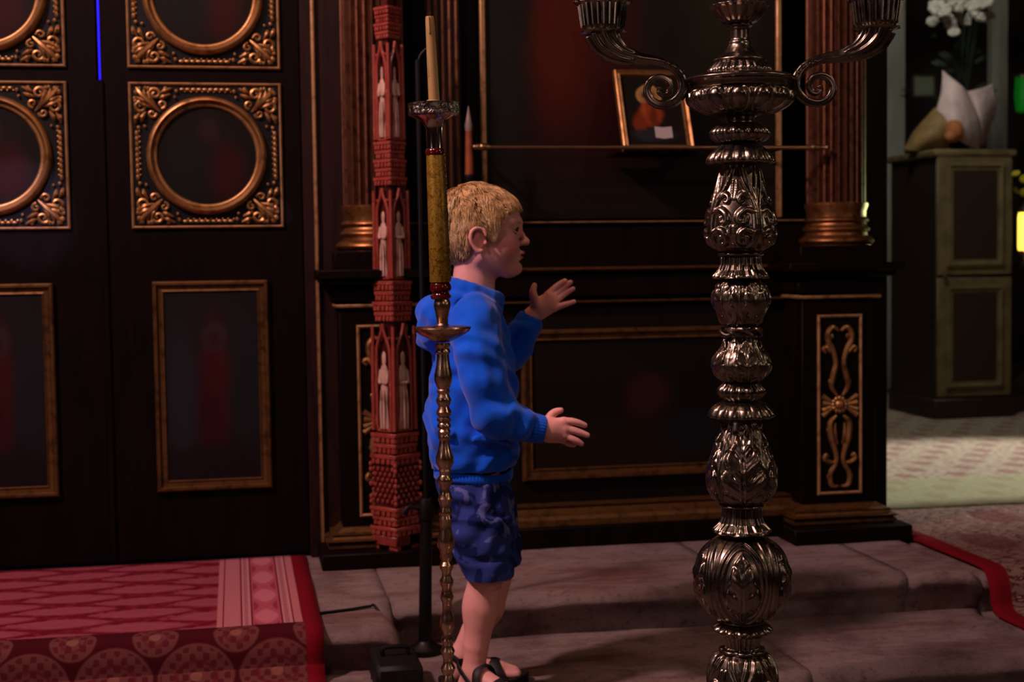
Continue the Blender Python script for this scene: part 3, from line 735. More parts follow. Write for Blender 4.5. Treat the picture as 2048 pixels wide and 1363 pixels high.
def foot_b(mb): w = hwid(1100); mb.box(w*.3, -w*.95, ZP(1100), w*.6, -w*.6, ZP(1083), b=.002)
F4(foot_a, 'foot', REDW); F4(foot_b, 'foot', REDW)
# ------------------------------------------------------------------ black stand with cable-run box
Yb_ = 3.66
s0 = onY(840, 130, Yb_); s1 = onZ(852, 1300, 0.0)
t = empty('black_stand', (s1.x, 3.38, 0)); tag(t, 'slim black metal stand pole behind the brass candlestick', 'stand')
xs_t = onY(838, 300, 3.38).x-s1.x; xm = onY(852, 1000, 3.38).x-s1.x; x_b = onY(850, 1290, 3.38).x-s1.x; zt_ = onY(838, 120, 3.38).z; zm = onY(850, 1020, 3.38).z
MB().tube([(x_b, 0, .02), (xm, 0, zm)], [.016, .0145], 14, 1).build('lower_tube', M['black'], t)
MB().tube([(xm, 0, zm-.01), (xs_t, 0, zt_)], .0065, 12, 1).build('upper_tube', M['black'], t)
MB().lathe([(0, .019), (.03, .021), (.05, .015)], 16, c=(xm, 0, zm-.02)).build('clamp_collar', M['black'], t)
MB().tube([(xm, 0, zm+.0), (xm-.04, -.012, zm+.012), (xm-.055, -.012, zm-.005)], [.006, .006, .009], 8, 4).build('clamp_knob', M['black'], t)
MB().tube([(xs_t, 0, zt_-.02), (xs_t+.006, 0, zt_+.01), (xs_t+.025, 0, zt_+.03)], .003, 8, 4).build('hooked_wire', M['black'], t)
MB().lathe([(0, .045), (.012, .045), (.024, .02), (.03, .017)], 24, c=(x_b, 0, .0)).build('foot_disc', M['black'], t)
q0, q1 = onZ(742, 1363, 0), onZ(835, 1363, 0); qz = onY(800, 1290, 3.2).z
bx = empty('floor_box', ((q0.x+q1.x)/2, 3.12, 0)); tag(bx, 'black floor box at the foot of the slim black stand', 'box')
hw = (q1.x-q0.x)/2
m = Mat('black_plastic', '060505', .6, spec=.3); m.bump(m.noise(300, 2), .2, .001)
MB().box(-hw, -.09, .006, hw, .09, qz, b=.009).build('casing', m.m, bx)
MB().tube([(-hw*.5, 0, qz-.004), (-hw*.5, 0, qz+.018), (hw*.5, 0, qz+.018), (hw*.5, 0, qz-.004)], .005, 8, 4).build('handle', M['black'], bx)
for sx in (-1, 1):
    for sy in (-1, 1): MB().lathe([(0, .009), (.008, .009)], 10, c=(sx*hw*.8, sy*.07, 0)).build('foot', M['black'], bx)
c0, c1, c2_, c3_ = onZ(636, 1226, TZ+.004), onZ(650, 1224, TZ+.004), onZ(700, 1218, TZ+.004), onZ(738, 1212, TZ+.004)
cb = MB().tube([c0, c1, c2_, c3_, onZ(752, 1214, TZ+.003), Vector((onZ(752, 1214, TZ).x+.03, 3.30, TZ-.05)), Vector((bx.location.x+.01, 3.235, .06)), Vector((bx.location.x+.01, 3.205, .05))], .0035, 8, 6).build('cable', M['black'])
tag(cb, 'thin black cable crossing the stone step from the rug to the black box', 'cable')
# ------------------------------------------------------------------ tall brass candlestick
dB = 2.75
def AX(px0, py0, px1, py1, d, xf=None):
    """vertical world axis through pixel at distance d"""
    return onD(px0, py0, d)
b0 = onD(889, 900, dB); bs = empty('brass_candlestick', (b0.x, b0.y, -TZ)); sB = dB/FPX
tag(bs, 'tall slim turned brass candlestick carrying a gilt candle tube in front of the boy', 'candlestick')
def ZB(py): return onY(889, py, b0.y).z+TZ
PR = [(598, 14), (602, 16), (610, 17), (622, 14.5), (636, 11.5), (646, 11), (650, 14)]
mb = MB(); mb.lathe([(ZB(y), r*sB) for y, r in PR[::-1]], 24); mb.build('neck', M['brass'], bs)
DI = [(651, 14), (655, 30), (655.5, 50), (653, 56), (656, 57), (662, 53), (670, 42), (678, 26), (683, 15)]
MB().lathe([(ZB(y), r*sB) for y, r in DI[::-1]], 48).build('drip_dish', M['brass'], bs)
PR = [(685, 14), (689, 15.5), (693, 14), (696, 12), (700, 15), (704, 15), (707, 12), (715, 12.5), (730, 14), (748, 18), (760, 18), (772, 14), (777, 11), (780, 13.5), (784, 13), (787, 10.5), (793, 13), (799, 15.5), (806, 14), (812, 10.5), (816, 12), (823, 15.5), (829, 14), (833, 10.5), (836, 14), (840, 14.5), (844, 10.5), (849, 14), (853, 14), (857, 10.5), (862, 13.5), (866, 12.5), (868, 10.5), (872, 12.5), (877, 12), (880, 10),
      (888, 11), (900, 13.5), (913, 18), (925, 18), (934, 13), (937, 11.5), (941, 13), (945, 11), (949, 10.5), (956, 15), (963, 15.5), (970, 11), (977, 9.5), (987, 11), (996, 15.5), (1001, 14), (1007, 10.5), (1014, 10.5), (1021, 13.5), (1027, 13.5), (1030, 11.5), (1036, 13.5), (1041, 11), (1060, 12.5), (1078, 17), (1092, 17.5), (1099, 13), (1105, 11), (1113, 13), (1118, 11), (1122, 10), (1129, 14.5), (1136, 13), (1143, 9.5), (1152, 9.5), (1160, 14), (1168, 13), (1175, 9.5), (1183, 10.5), (1192, 14), (1199, 12), (1205, 9.5), (1220, 9.5), (1232, 13), (1244, 15), (1254, 15), (1261, 11), (1268, 9.5), (1279, 13.5), (1285, 10), (1292, 10.5), (1301, 14.5), (1309, 12), (1317, 9), (1325, 10), (1335, 15), (1343, 13), (1349, 9.5), (1360, 14), (1370, 15), (1380, 10), (1400, 12), (1430, 20), (1455, 20), (1470, 12)]
MB().lathe([(ZB(y), r*sB) for y, r in PR[::-1]], 24).build('shaft', M['brass'], bs)
zb2 = ZB(1470)
MB().lathe([(0, .14), (.012, .14), (.02, .12), (.03, .10), (.05, .06), (.07, .03), (zb2, 12*sB)], 40).build('round_foot', M['brass'], bs)
# upper tilted assembly
m = Mat('garnet_glass_beads', '4a0a08', .12, coat=.6); GAR = m.m
m = Mat('engraved_gilt_tube', 'a8842c', .38, .55); n = m.noise(42, 4, .55, dist=2.2); m.mix((n-.5).abs().step(.028, .008)*.8, '54400f'); n2 = m.noise(24, 3, .5, dist=1.2); m.mix((n2-.5).abs().step(.02, .008)*.8, '5a4410'); m.mix(m.noise(8).step(.4, .7)*.5, '8a6a20'); m.bump((n-.5).abs(), .4, .002); TUBE = m.m
m = Mat('chased_silver', 'b0a598', .3, 1.); n = m.noise(70, 4, dist=1.5); m.mix((n-.5).abs().step(.08, .02), '4a4038'); m.bump(n, .9, .004); CH = m.m
m = Mat('beeswax', 'a98a52', .5); m.b.inputs['Subsurface Weight'].default_value = .2; m.mix(m.noise(18).step(.4, .7), '967842'); WAX = m.m
tb = onY(882, 598, b0.y); tt = onY(866.5, 212, b0.y)
ct = empty('candle_tube', tb); ct.rotation_euler = (Vector((0, 0, 1)).rotation_difference((tt-tb).normalized())).to_euler()
tag(ct, 'leaning gilt engraved candle tube with garnet collar and chased drip pan', 'candle holder')
Lp = (tt-tb).length/(598-212.)
Z2 = lambda py: (598-py)*Lp
MB().lathe([(Z2(y), r*sB) for y, r in [(598, 17), (596, 20), (591, 21), (587, 17), (584, 16.5), (580, 21), (573, 21.5), (568, 20), (563, 17)]], 28).build('garnet_collar', GAR, ct)
MB().lathe([(Z2(y), r*sB) for y, r in [(563.5, 20.5), (562, 21), (440, 19.5), (312, 18), (310, 17.5)]], 36).build('engraved_tube', TUBE, ct)
MB().tube([(20.6*sB, -.004, Z2(560)), (19.4*sB, -.004, Z2(440)), (17.9*sB, -.004, Z2(312))], .0014, 6, 2).build('edge_highlight', CH, ct)  # pale strip standing in for the highlight along the tube's right edge
MB().lathe([(Z2(y), r*sB) for y, r in [(310, 16), (308, 19), (303, 19.5), (299, 18.5), (296, 16)]], 28).build('dark_ring', GAR, ct)
m = Mat('polished_steel', 'b8a898', .16, 1.)
MB().lathe([(Z2(y), r*sB) for y, r in [(297, 16.5), (256, 16.5), (252, 18), (248, 20), (240, 26), (234, 38), (230, 44)]], 32).build('socket', m.m, ct)
def wav(a, z): return 1+.025*math.sin(14*a)
MB().lathe([(Z2(y), r*sB) for y, r in [(232, 42), (229, 49), (224, 50), (210, 49), (207, 50), (206, 48), (212, 44), (214, 20)]], 84, mod=wav).build('drip_pan', CH, ct)
MB().lathe([(Z2(y), r*sB) for y, r in [(214, 20), (206, 19), (203, 14), (200, 12)]], 24).build('wax_pool', WAX, ct)
cc = onY(868.5, 206, b0.y); c2b = onY(859, 33, b0.y)
cn = empty('wax_candle', cc); cn.rotation_euler = (Vector((0, 0, 1)).rotation_difference((c2b-cc).normalized())).to_euler()
tag(cn, 'unlit thin beeswax candle standing in the chased drip pan', 'candle')
Lc = (c2b-cc).length
MB().lathe([(0, 11*sB), (Lc*.5, 10*sB), (Lc*.97, 8.5*sB), (Lc, 7.5*sB)], 20).build('wax', WAX, cn)
MB().tube([(0, 0, Lc-.002), (.001, 0, Lc+.005), (.003, 0, Lc+.009)], .0008, 5, 2).build('wick', M['black'], cn)
mb = MB()
for a_, z0_, z1_ in ((.5, .55, .98), (2.2, .7, .95), (3.6, .3, .55), (4.4, .8, .99)):
    r = 9.3*sB; mb.tube([(r*math.cos(a_), r*math.sin(a_), Lc*z1_), (r*1.08*math.cos(a_), r*1.08*math.sin(a_), Lc*z0_)], [.0012, .0018], 6, 2)
mb.build('wax_drips', WAX, cn)['kind'] = 'stuff'
# ------------------------------------------------------------------ silver candelabrum
dS = 2.3; sS = dS/FPX; c0 = onD(1482, 700, dS)
can = empty('silver_candelabrum', (c0.x, c0.y, -TZ)); tag(can, 'massive ornate silver floor candelabrum with scrolled arms in the foreground', 'candelabrum')
ZS = lambda py: onY(1482, py, c0.y).z+TZ
def smax(a, b, k): return np.maximum(a, b)+np.maximum(k-np.abs(a-b), 0)**2/(4*k)-k/4*0
def relief(strokes, U, V):
    """max of rounded strokes; U,V in metric-ish units. stroke: (points, widths, height)"""
    H = np.zeros_like(U)
    for pts, wd, h in strokes:
        P, W = spline([(a, b, 0) for a, b in pts], wd, 4)
        for i in range(len(P)-1):
            ax, ay, bx, by = P[i].x, P[i].y, P[i+1].x, P[i+1].y
            dx, dy = bx-ax, by-ay; L2 = dx*dx+dy*dy+1e-12
            t = np.clip(((U-ax)*dx+(V-ay)*dy)/L2, 0, 1)
            d = np.hypot(U-ax-t*dx, V-ay-t*dy); w = W[i]+(W[i+1]-W[i])*t
            q = np.clip(1-(d/w)**2, 0, 1); H = smax(H, h*(q**.8), .10)
    return H
def leaf_field(lobes=4, W0=.42, slope=.55, second=True):
    def one(U, V, w0, hgt):
        env = np.interp(V, [0, .12, .35, .65, .88, 1], [w0*.75, w0, w0*1.0, w0*.72, w0*.38, 0])
        sl = V-slope*np.abs(U)*.9                          # veins sweep upwards and outwards
        sc = .78+.30*np.abs(np.sin(math.pi*lobes*(V*.98+.04)))**.7
        W = env*sc+1e-4; q = np.abs(U)/W
        edge = np.clip((1-q)/.16, 0, 1); edge = edge*edge*(3-2*edge)
        vein = np.abs(np.cos(math.pi*lobes*(sl+.10)*1.0))
        fine = np.abs(np.cos(math.pi*lobes*3*(sl+.10)))
        curl = np.exp(-((q-.78)/.16)**2)
        h = .42+.34*vein**1.5+.10*fine+.30*curl*vein-.12*q
        mid = np.maximum(np.exp(-((np.abs(U)-.045)/.026)**2)*1.0, 0)*(1-V*.4)
        groove = np.exp(-(U/.018)**2)*.4
        eye = np.exp(-((np.abs(U)-w0*.42)/.035)**2)*np.clip(1-vein*3, 0, 1)*.5
        return hgt*edge*np.maximum(h+.0-eye, mid*.95)-groove*.4*edge
    def f(U, V, a):
        H = one(U, V, W0, 1.0)
        if second:
            U2 = ((U+1.0) % 1)-.5; H2 = one(U2, np.clip(V*.92, 0, 1), .26, .62); H = np.maximum(H, H2)
        return H
    f.field = True
    return f
def egg_field():
    def f(U, V, a):
        e = 1-(U/.34)**2-((V-.55)/.40)**2; H = 1.1*np.sqrt(np.clip(e, 0, 1))
        fr = np.abs(np.sqrt((U/.43)**2+((V-.52)/.50)**2)-1); H = np.maximum(H, .75*np.clip(1-fr/.10, 0, 1)**.6)
        return np.maximum(H, .6*np.clip(1-np.abs(np.abs(U)-.5)/.035, 0, 1)*(V > .1))
    f.field = True
    return f
def flare_field():
    def f(U, V, a):                                     # V: 0 lower rim, 1 top
        H = .9*(1-np.clip(np.abs(np.abs(U)-.0)/.13, 0, 1)**2)*np.clip((V-.25)*4, 0, 1)
        H = np.maximum(H, .8*(1-np.clip(np.abs(np.abs(U)-.30)/.10, 0, 1)**2)*np.clip((V-.15)*4, 0, 1))
        q = (U/.40)**2+((V-.12)/.24)**2; return np.maximum(H, 1.15*np.sqrt(np.clip(1-q, 0, 1)))
    f.field = True
    return f
def scrolls(asp):
    a = asp; S = []
    for s in (-1, 1):
        S.append(([(s*.06, .80*a), (s*.05, .70*a), (s*.02, .60*a)], [.04, .05, .03], .5))
        S.append(([(s*.26, .40*a), (s*.24, .34*a)], [.07, .06], .6)); S.append(([(s*.04, .30*a), (s*.05, .22*a)], [.05, .06], .5))
        S.append(([(s*.10, .98*a), (s*.20, .80*a), (s*.38, .62*a), (s*.46, .45*a), (s*.45, .2*a), (s*.34, .05*a)], [.05, .07, .08, .08, .08, .06], .9))
        S.append(([(s*.30, .99*a), (s*.40, .8*a), (s*.49, .6*a), (s*.5, .3*a)], [.05, .06, .06, .05], .7))
        S.append(([(s*.34, .62*a), (s*.22, .66*a), (s*.12, .62*a), (s*.14, .57*a), (s*.20, .58*a)], [.07, .08, .07, .06, .05], .95))
        S.append(([(s*.42, .46*a), (s*.28, .49*a), (s*.15, .44*a), (s*.11, .37*a), (s*.17, .34*a)], [.07, .09, .09, .08, .06], 1.0))
        S.append(([(s*.38, .24*a), (s*.26, .27*a), (s*.15, .22*a), (s*.14, .13*a), (s*.24, .10*a), (s*.28, .17*a), (s*.22, .19*a)], [.07, .085, .08, .07, .07, .07, .09], 1.05))
    S.append(([(0, .0), (0, .10*a)], [.12, .05], .6))
    return S
def oval_leaf(asp):
    a = asp; S = []
    for s in (-1, 1):
        S.append(([(0, .97*a), (s*.26, .88*a), (s*.40, .62*a), (s*.40, .35*a), (s*.24, .08*a)], [.03]*5, .8))
        S.append(([(0, .88*a), (s*.19, .80*a), (s*.31, .60*a), (s*.31, .35*a), (s*.18, .12*a)], [.03]*5, .55))
        S.append(([(s*.5, 0), (s*.5, a)], [.05, .05], .6))
        S.append(([(s*.02, .05*a), (s*.06, .3*a), (s*.17, .48*a), (s*.20, .56*a), (s*.13, .52*a)], [.02, .04, .06, .05, .02], .8))
        S.append(([(s*.03, .05*a), (s*.15, .2*a), (s*.25, .33*a)], [.02, .05, .03], .6))
        S.append(([(0, .4*a), (s*.10, .58*a), (s*.05, .70*a), (0, .80*a)], [.03, .06, .05, .02], .9))
    S.append(([(0, 0), (0, .45*a), (0, .78*a)], [.04, .035, .012], 1.0))
    return S
def section(name, prof, nrep, motif=None, amp=5, asp=None, invert=False, nv=60, nu=None, phase=0, fn=None, parent=None, c=(0, 0), mat=None, fade=.06):
    """prof: (py, r_px) list from top to bottom. motif strokes repeated nrep times. amp px"""
    P = prof; nu = nu or max(96, nrep*36)
    cum = [0]
    for i in range(1, len(P)): cum.append(cum[-1]+math.hypot(P[i][0]-P[i-1][0], P[i][1]-P[i-1][1]))
    tot = cum[-1]; ts = np.linspace(0, tot, nv)
    if nv < 3*len(P): ts = np.unique(np.concatenate([ts, cum]))
    py = np.interp(ts, cum, [p[0] for p in P]); rr = np.interp(ts, cum, [p[1] for p in P]); vv = 1-ts/tot
    if len(P) > 4:                                        # soften the polygonal profile a little
        for _ in range(1 if nv < 80 else 10):
            r2 = np.convolve(rr, np.array([.25, .5, .25]), 'same'); rr[1:-1] = r2[1:-1]
    th = np.arange(nu)/nu*2*math.pi
    U = ((th/(2*math.pi)*nrep+phase+.5) % 1)-.5
    UU, VV = np.meshgrid(U, vv)
    rmean = float(np.mean(rr)); width = 2*math.pi*rmean/nrep; a = tot/width if asp is None else asp
    H = np.zeros_like(UU)
    if motif: 
        Vx = (1-VV) if invert else VV
        H = (motif(UU, Vx, a) if hasattr(motif, 'field') else relief(motif(a), UU, Vx*a))*amp
        H = H-H.min()*1.0
        for _ in range(2): H = (H+np.roll(H, 1, 1)+np.roll(H, -1, 1))/3
        H *= np.clip(np.minimum(VV, 1-VV)/fade, 0, 1)
    if fn is not None: H = H+fn(UU, VV, th[None, :], rr[:, None])
    Rg = (rr[:, None]+H)*sS
    zs = np.array([ZS(y) for y in py])
    dr = np.gradient(rr); dz = np.gradient(py); 
    X = c[0]+Rg*np.cos(th)[None, :]; Y = c[1]+Rg*np.sin(th)[None, :]; Zg = np.repeat(zs[:, None], nu, 1)
    V = np.stack([X, Y, Zg], -1).reshape(-1, 3); nvv = len(ts)
    Fc = []
    for j in range(nvv-1):
        for i in range(nu):
            i2 = (i+1) % nu; Fc.append((j*nu+i, (j+1)*nu+i, (j+1)*nu+i2, j*nu+i2))
    Fc.append(tuple(range(nu))); Fc.append(tuple((nvv-1)*nu+i for i in range(nu))[::-1])
    return mesh_obj(name, V, Fc, mat or M['silver'], parent or can, True)
gad = lambda n, amp, pw=1.0: (lambda U, V, th, r: amp*(np.abs(np.cos(th*n/2))**pw-.6)*np.sin(np.clip(V, .02, .98)*math.pi)**.6)
pet = lambda n, amp: (lambda U, V, th, r: amp*(np.abs(np.cos(th*n/2))**.8-.5)*(1-V)**.5)
ring = lambda y, h, r, b, n=8: [(y-h+2*h*i/n, r+b*math.sin(math.pi*i/n)) for i in range(n+1)]
# top cup and stem
section('centre_cup', [(8, 52), (12, 58), (18, 52), (28, 46), (38, 40), (45, 34), (50, 24)], 14, fn=lambda U, V, th, r: (3.5*np.abs(np.cos(th*7))-1.5)*np.clip(V*2, .2, 1), nv=40, nu=168)
section('stem', [(49, 24), (52, 27), (56, 20), (60, 18), (80, 18), (84, 22), (86, 22), (90, 22), (98, 26), (108, 34), (116, 46), (119, 52), (122, 53), (125, 50)], 8, nv=50, nu=96)
section('gadrooned_shoulder', [(125, 50), (132, 56), (140, 62), (146, 63), (148, 56)], 24, fn=gad(24, 5), nv=24, nu=240)
section('drip_disc', [(146, 60), (148, 74), (151, 90), (155, 104), (158, 110), (161, 111), (164, 108), (166, 100), (172, 98), (177, 97), (180, 92)], 8, nv=40, nu=128)
def globe_field():
    lf = leaf_field(3, .46, second=False)
    def f(U, V, a):
        q = np.sqrt((U/.455)**2+((V-.47)/.50)**2)
        H = np.maximum(.85*np.clip(1-((q-.93)/.075)**2, 0, 1), .7*np.clip(1-((q-.76)/.06)**2, 0, 1))
        V2 = np.clip((V-.06)/.74, 0, 1); L_ = lf(U/.72*1.0, V2, a)*(V > .06)*(V < .80)
        H = np.maximum(H, np.where(q < .72, L_*1.0, 0))
        return np.maximum(H, .7*np.clip(1-np.abs(np.abs(U)-.5)/.03, 0, 1))
    f.field = True
    return f
def bowl_m(a):
    S = []
    for s in (-1, 1): S.append(([(s*.47, a), (s*.47, .5*a), (s*.28, .1*a), (0, .02*a)], [.045]*4, .7))
    S.append(([(0, .78*a), (0, .5*a), (0, .2*a)], [.22, .24, .1], 1.2)); return S
section('gadrooned_bowl', [(180, 95), (186, 100), (196, 101), (206, 97), (216, 87), (225, 72), (230, 55)], 13, motif=egg_field(), amp=8, nv=60, nu=520)
section('neck', [(229, 48), (234, 32), (240, 28), (246, 27), (250, 30)], 8, nv=20, nu=64)
section('gadrooned_ring', [(249, 46)]+[(250+35*t, 46+14*math.sin(math.pi*t)) for t in (.1, .25, .4, .6, .8, .95)]+[(286, 40)], 18, fn=gad(18, 5), nv=28, nu=288)
section('petal_collar', [(288, 38), (296, 46), (306, 58), (316, 64), (324, 66), (328, 62), (329, 40)], 16, fn=pet(16, 9), nv=30, nu=256)
PEAR1 = [(328, 34), (336, 34), (350, 38), (370, 43), (390, 50), (410, 57), (430, 63), (450, 66), (470, 66), (485, 61), (495, 53), (502, 44)]
section('upper_baluster', PEAR1, 4, motif=scrolls, amp=8, nv=150, nu=420, phase=.38)
section('bead_ring', ring(508, 5, 40, 6), 8, nv=12, nu=96)
FL = lambda y0, y1, r0, r1: [(y0, r0), (y0+.35*(y1-y0), r0+1), (y0+.6*(y1-y0), r0+6), (y0+.85*(y1-y0), r1), (y0+.95*(y1-y0), r1+2), (y1, r1-6), (y1+1, r0-4)]
def fl_m(a):
    S = []
    for s in (-1, 1): S.append(([(s*.42, a), (s*.38, .4*a), (s*.46, .1*a)], [.05, .05, .06], 1)); S.append(([(s*.16, a*.95), (s*.16, .4*a), (s*.30, .1*a)], [.05, .05, .07], .9))
    S.append(([(-.3, .08*a), (0, .0), (.3, .08*a)], [.07, .09, .07], .9)); return S
section('flared_collar', FL(513, 557, 35, 52), 7, motif=flare_field(), amp=7, nv=50, nu=350, phase=.5, fade=.02)
section('leaf_bud', [(557, 34), (563, 40), (572, 48), (585, 53), (600, 54), (615, 50), (630, 42), (645, 35), (651, 33)], 5, motif=leaf_field(2, .46), amp=7, nv=110, nu=420, phase=.1)
mb = MB()
for k in range(2):
    pts = []; n = 28
    for i in range(n+1):
        a = 2*math.pi*i/n; q = a*4+k*math.pi; pts.append(((37+4*math.cos(q))*sS*math.cos(a), (37+4*math.cos(q))*sS*math.sin(a), ZS(663+6.5*math.sin(q))))
    mb.tube(pts, 4.2*sS, 8, 4)
mb.build('twisted_ring', M['silver'], can)
section('ring_core', [(651, 32), (675, 32)], 4, nv=4, nu=48)
section('lower_bud', [(674, 31), (684, 33), (698, 42), (712, 50), (728, 55), (740, 54), (750, 47), (758, 36), (764, 31)], 5, motif=leaf_field(2, .46), amp=8, nv=110, nu=420, phase=.35)
section('gadrooned_ring', [(764, 34)]+[(765+34*t, 34+13*math.sin(math.pi*t)) for t in (.1, .25, .4, .6, .8, .95)]+[(800, 34)], 16, fn=gad(16, 6), nv=28, nu=256)
section('petal_collar', [(801, 36), (808, 50), (816, 58), (824, 62), (831, 64), (834, 58), (835, 36)], 14, fn=pet(14, 10), nv=30, nu=252)
PEAR2 = [(834, 31), (842, 31), (858, 35), (876, 42), (896, 50), (916, 58), (936, 63), (955, 65), (972, 63), (988, 56), (998, 48), (1005, 42)]
section('lower_baluster', PEAR2, 4, motif=leaf_field(4, .46), amp=10, nv=200, nu=520, phase=.19)
section('bead_ring', ring(1009, 4.5, 40, 6), 8, nv=12, nu=96)
section('flared_collar', FL(1013, 1064, 34, 54), 7, motif=flare_field(), amp=7, nv=50, nu=350, phase=.2, fade=.02)
GL = [(1063, 36)]+[(1155-92*math.cos(a), 93*math.sin(a)**.9) for a in np.linspace(.42, math.pi-.45, 22)]+[(1240, 40)]
section('globe', GL, 5, motif=globe_field(), amp=8, nv=170, nu=500, phase=.5+.02)
section('bead_ring', ring(1240, 4, 42, 3), 8, nv=12, nu=96)
section('beaded_crown', [(1243, 42), (1250, 55), (1256, 60), (1262, 52), (1267, 42)], 16, fn=pet(16, 10), nv=20, nu=256)
section('fluted_neck', [(1258, 42), (1270, 37), (1285, 32), (1293, 32), (1295, 41), (1300, 43), (1303, 40)], 7, motif=flare_field(), amp=5, nv=30, nu=300)
PEAR3 = [(1302, 42), (1310, 52), (1325, 61), (1345, 66), (1370, 66), (1400, 60), (1430, 46), (1450, 36), (1460, 34)]
section('foot_baluster', PEAR3, 5, motif=scrolls, amp=8, nv=120, nu=400, phase=.05)
section('gadrooned_ring', [(1458, 38)]+[(1460+36*t, 40+18*math.sin(math.pi*t)) for t in (.1, .3, .5, .7, .9)]+[(1497, 40)], 16, fn=gad(16, 6), nv=24, nu=192)
section('lower_stem', [(1497, 34), (1540, 36), (1580, 46), (1610, 70), (1625, 95), (1632, 98), (1640, 90)], 8, nv=40, nu=96)
zf = ZS(1640)
MB().lathe([(.0, .19), (.018, .19), (.026, .175), (.05, .16), (.08, .12), (zf, 88*sS)], 64, mod=lambda a, z: 1+.03*math.cos(6*a)).build('base', M['silver'], can)
# arms
def arm(sgn, xc, name_c):
    az = 0.0; A = empty('arm', (0, 0, 0), 0, can)
    A.rotation_euler = (0, 0, math.radians(-11 if sgn > 0 else -11))
    def q(px, py): return ((px-1478)*sS*sgn*-1, 0, ZS(py))   # px given on the left side, mirrored by sgn
    P = [(1206, 60), (1217, 84), (1243, 104), (1280, 115), (1318, 121), (1350, 136), (1366, 160), (1364, 184), (1346, 203), (1322, 208), (1302, 198), (1294, 178), (1302, 160), (1318, 153), (1334, 158), (1341, 171), (1337, 184), (1326, 188), (1318, 182), (1321, 174)]
    W = [35, 29, 19, 12, 9, 9, 10, 10, 9.5, 9, 8.5, 8, 8, 7.5, 7, 6.5, 6, 5.5, 5, 5.5]
    pts = [q(*p) for p in P]
    mb = MB(); PP, RR_ = spline(pts, [w_*sS for w_ in W], 8); n = 18; k = len(PP); V = []; Fc = []
    ph = 0
    for i in range(k):
        t = (PP[min(i+1, k-1)]-PP[max(i-1, 0)]).normalized(); nn = Vector((0, 1, 0)); b_ = t.cross(nn).normalized(); ph = i*.035
        for j in range(n*4):
            a = math.pi*j/n/2; r = RR_[i]*(1+(.13*math.cos(a*10+ph*2) if i < 22 else .09*math.cos(a*4+ph))); V.append(PP[i]+nn*math.cos(a)*r+b_*math.sin(a)*r)
    m_ = n*4
    for i in range(k-1):
        for j in range(m_): Fc.append((i*m_+j, i*m_+(j+1) % m_, (i+1)*m_+(j+1) % m_, (i+1)*m_+j))
    Fc += [tuple(range(m_))[::-1], tuple((k-1)*m_+j for j in range(m_))]
    mesh_obj('scroll_bracket', V, Fc, M['silver'], A)
    # leaves clasping the arm and the calyx under the cup
    base = q(1208, 62)
    MB().lathe([(ZS(68), 30*sS), (ZS(64), 38*sS), (ZS(61), 45*sS), (ZS(60), 45.5*sS), (ZS(59.5), 40*sS), (ZS(58.5), 20*sS)], 100, c=(base[0], 0, 0), mod=lambda a, z: 1+.05*math.cos(10*a)+.02*math.cos(20*a)).build('leaf_calyx', M['silver'], A, smooth=70)
    mb = MB()
    for (px, py, r) in ((1364, 147, 5), (1354, 136, 6), (1342, 129, 6), (1331, 125, 5), (1370, 158, 4)):
        b_ = q(px, py); mb.ball((b_[0], -.004, b_[2]), (r*sS*.9, r*sS*1.5, r*sS*.9), 10, 7)
    mb.build('leaf_knuckles', M['silver'], A)['kind'] = 'stuff'
    def wv(a, z): return 1+.04*math.cos(12*a)
    pr = [(57, 36), (50, 39), (40, 40), (25, 43), (10, 46), (6, 50), (2, 54), (-2, 52), (-2, 44), (6, 40), (10, 10)]
    MB().lathe([(ZS(y), r*sS) for y, r in pr], 96, c=(base[0], 0, 0), mod=wv).build('candle_cup', M['silver'], A, smooth=60)
    mb = MB()
    for j in range(24):
        a = 2*math.pi*j/24; mb.tube([(base[0]+42*sS*math.cos(a), 42*sS*math.sin(a), ZS(50)), (base[0]+47*sS*math.cos(a), 47*sS*math.sin(a), ZS(8))], [2.2*sS, 3.2*sS], 6, 1)
        if j % 2 == 0: mb.ball((base[0]+54*sS*math.cos(a), 54*sS*math.sin(a), ZS(0)), 4.5*sS, 6, 4)
    mb.build('cup_ribs', M['silver'], A)['kind'] = 'stuff'
    MB().lathe([(ZS(66), 26*sS), (ZS(61), 34*sS), (ZS(57), 35*sS)], 32, c=(base[0], 0, 0)).build('cup_ring', M['silver'], A)
    MB().tube([q(1366, 165), q(1374, 163), q(1395, 163)], [6*sS, 7*sS, 6*sS], 10, 3).build('arm_joint', M['silver'], A)
arm(1, 0, ''); arm(-1, 0, '')
# ------------------------------------------------------------------ side chapel
def ppm_at(d): return FPX/d
Yc_ = 6.6
m = Mat('cream_painted_wood', '6c5c3c', .6); m.mix(m.noise(12, 5).step(.4, .7), '54462a'); CREAM = m.m
m = Mat('brown_cabinet_side', '2a1a10', .55); BRN = m.m
ca, cb_ = onY(1872, 500, Yc_), onY(2022, 500, Yc_); ctop = onY(1940, 302, Yc_).z; 
wd = cb_.x-ca.x
cab = empty('cabinet', ((ca.x+cb_.x)/2, Yc_, TZ+.008)); tag(cab, 'tall cream panelled cabinet under the white bouquet in the side chapel', 'cabinet')
H = ctop-TZ; dep = .50
MB().box(-wd/2, 0, .08, wd/2, dep, H-.03, b=.004).build('carcass', BRN, cab)
MB().box(-wd/2-.02, -.02, H-.035, wd/2+.02, dep+.02, H, b=.008).build('top_board', CREAM, cab)
MB().box(-wd/2-.015, -.015, 0, wd/2+.015, dep, .10, b=.006).build('plinth', BRN, cab)
zc_ = lambda py: onY(1945, py, Yc_).z-TZ
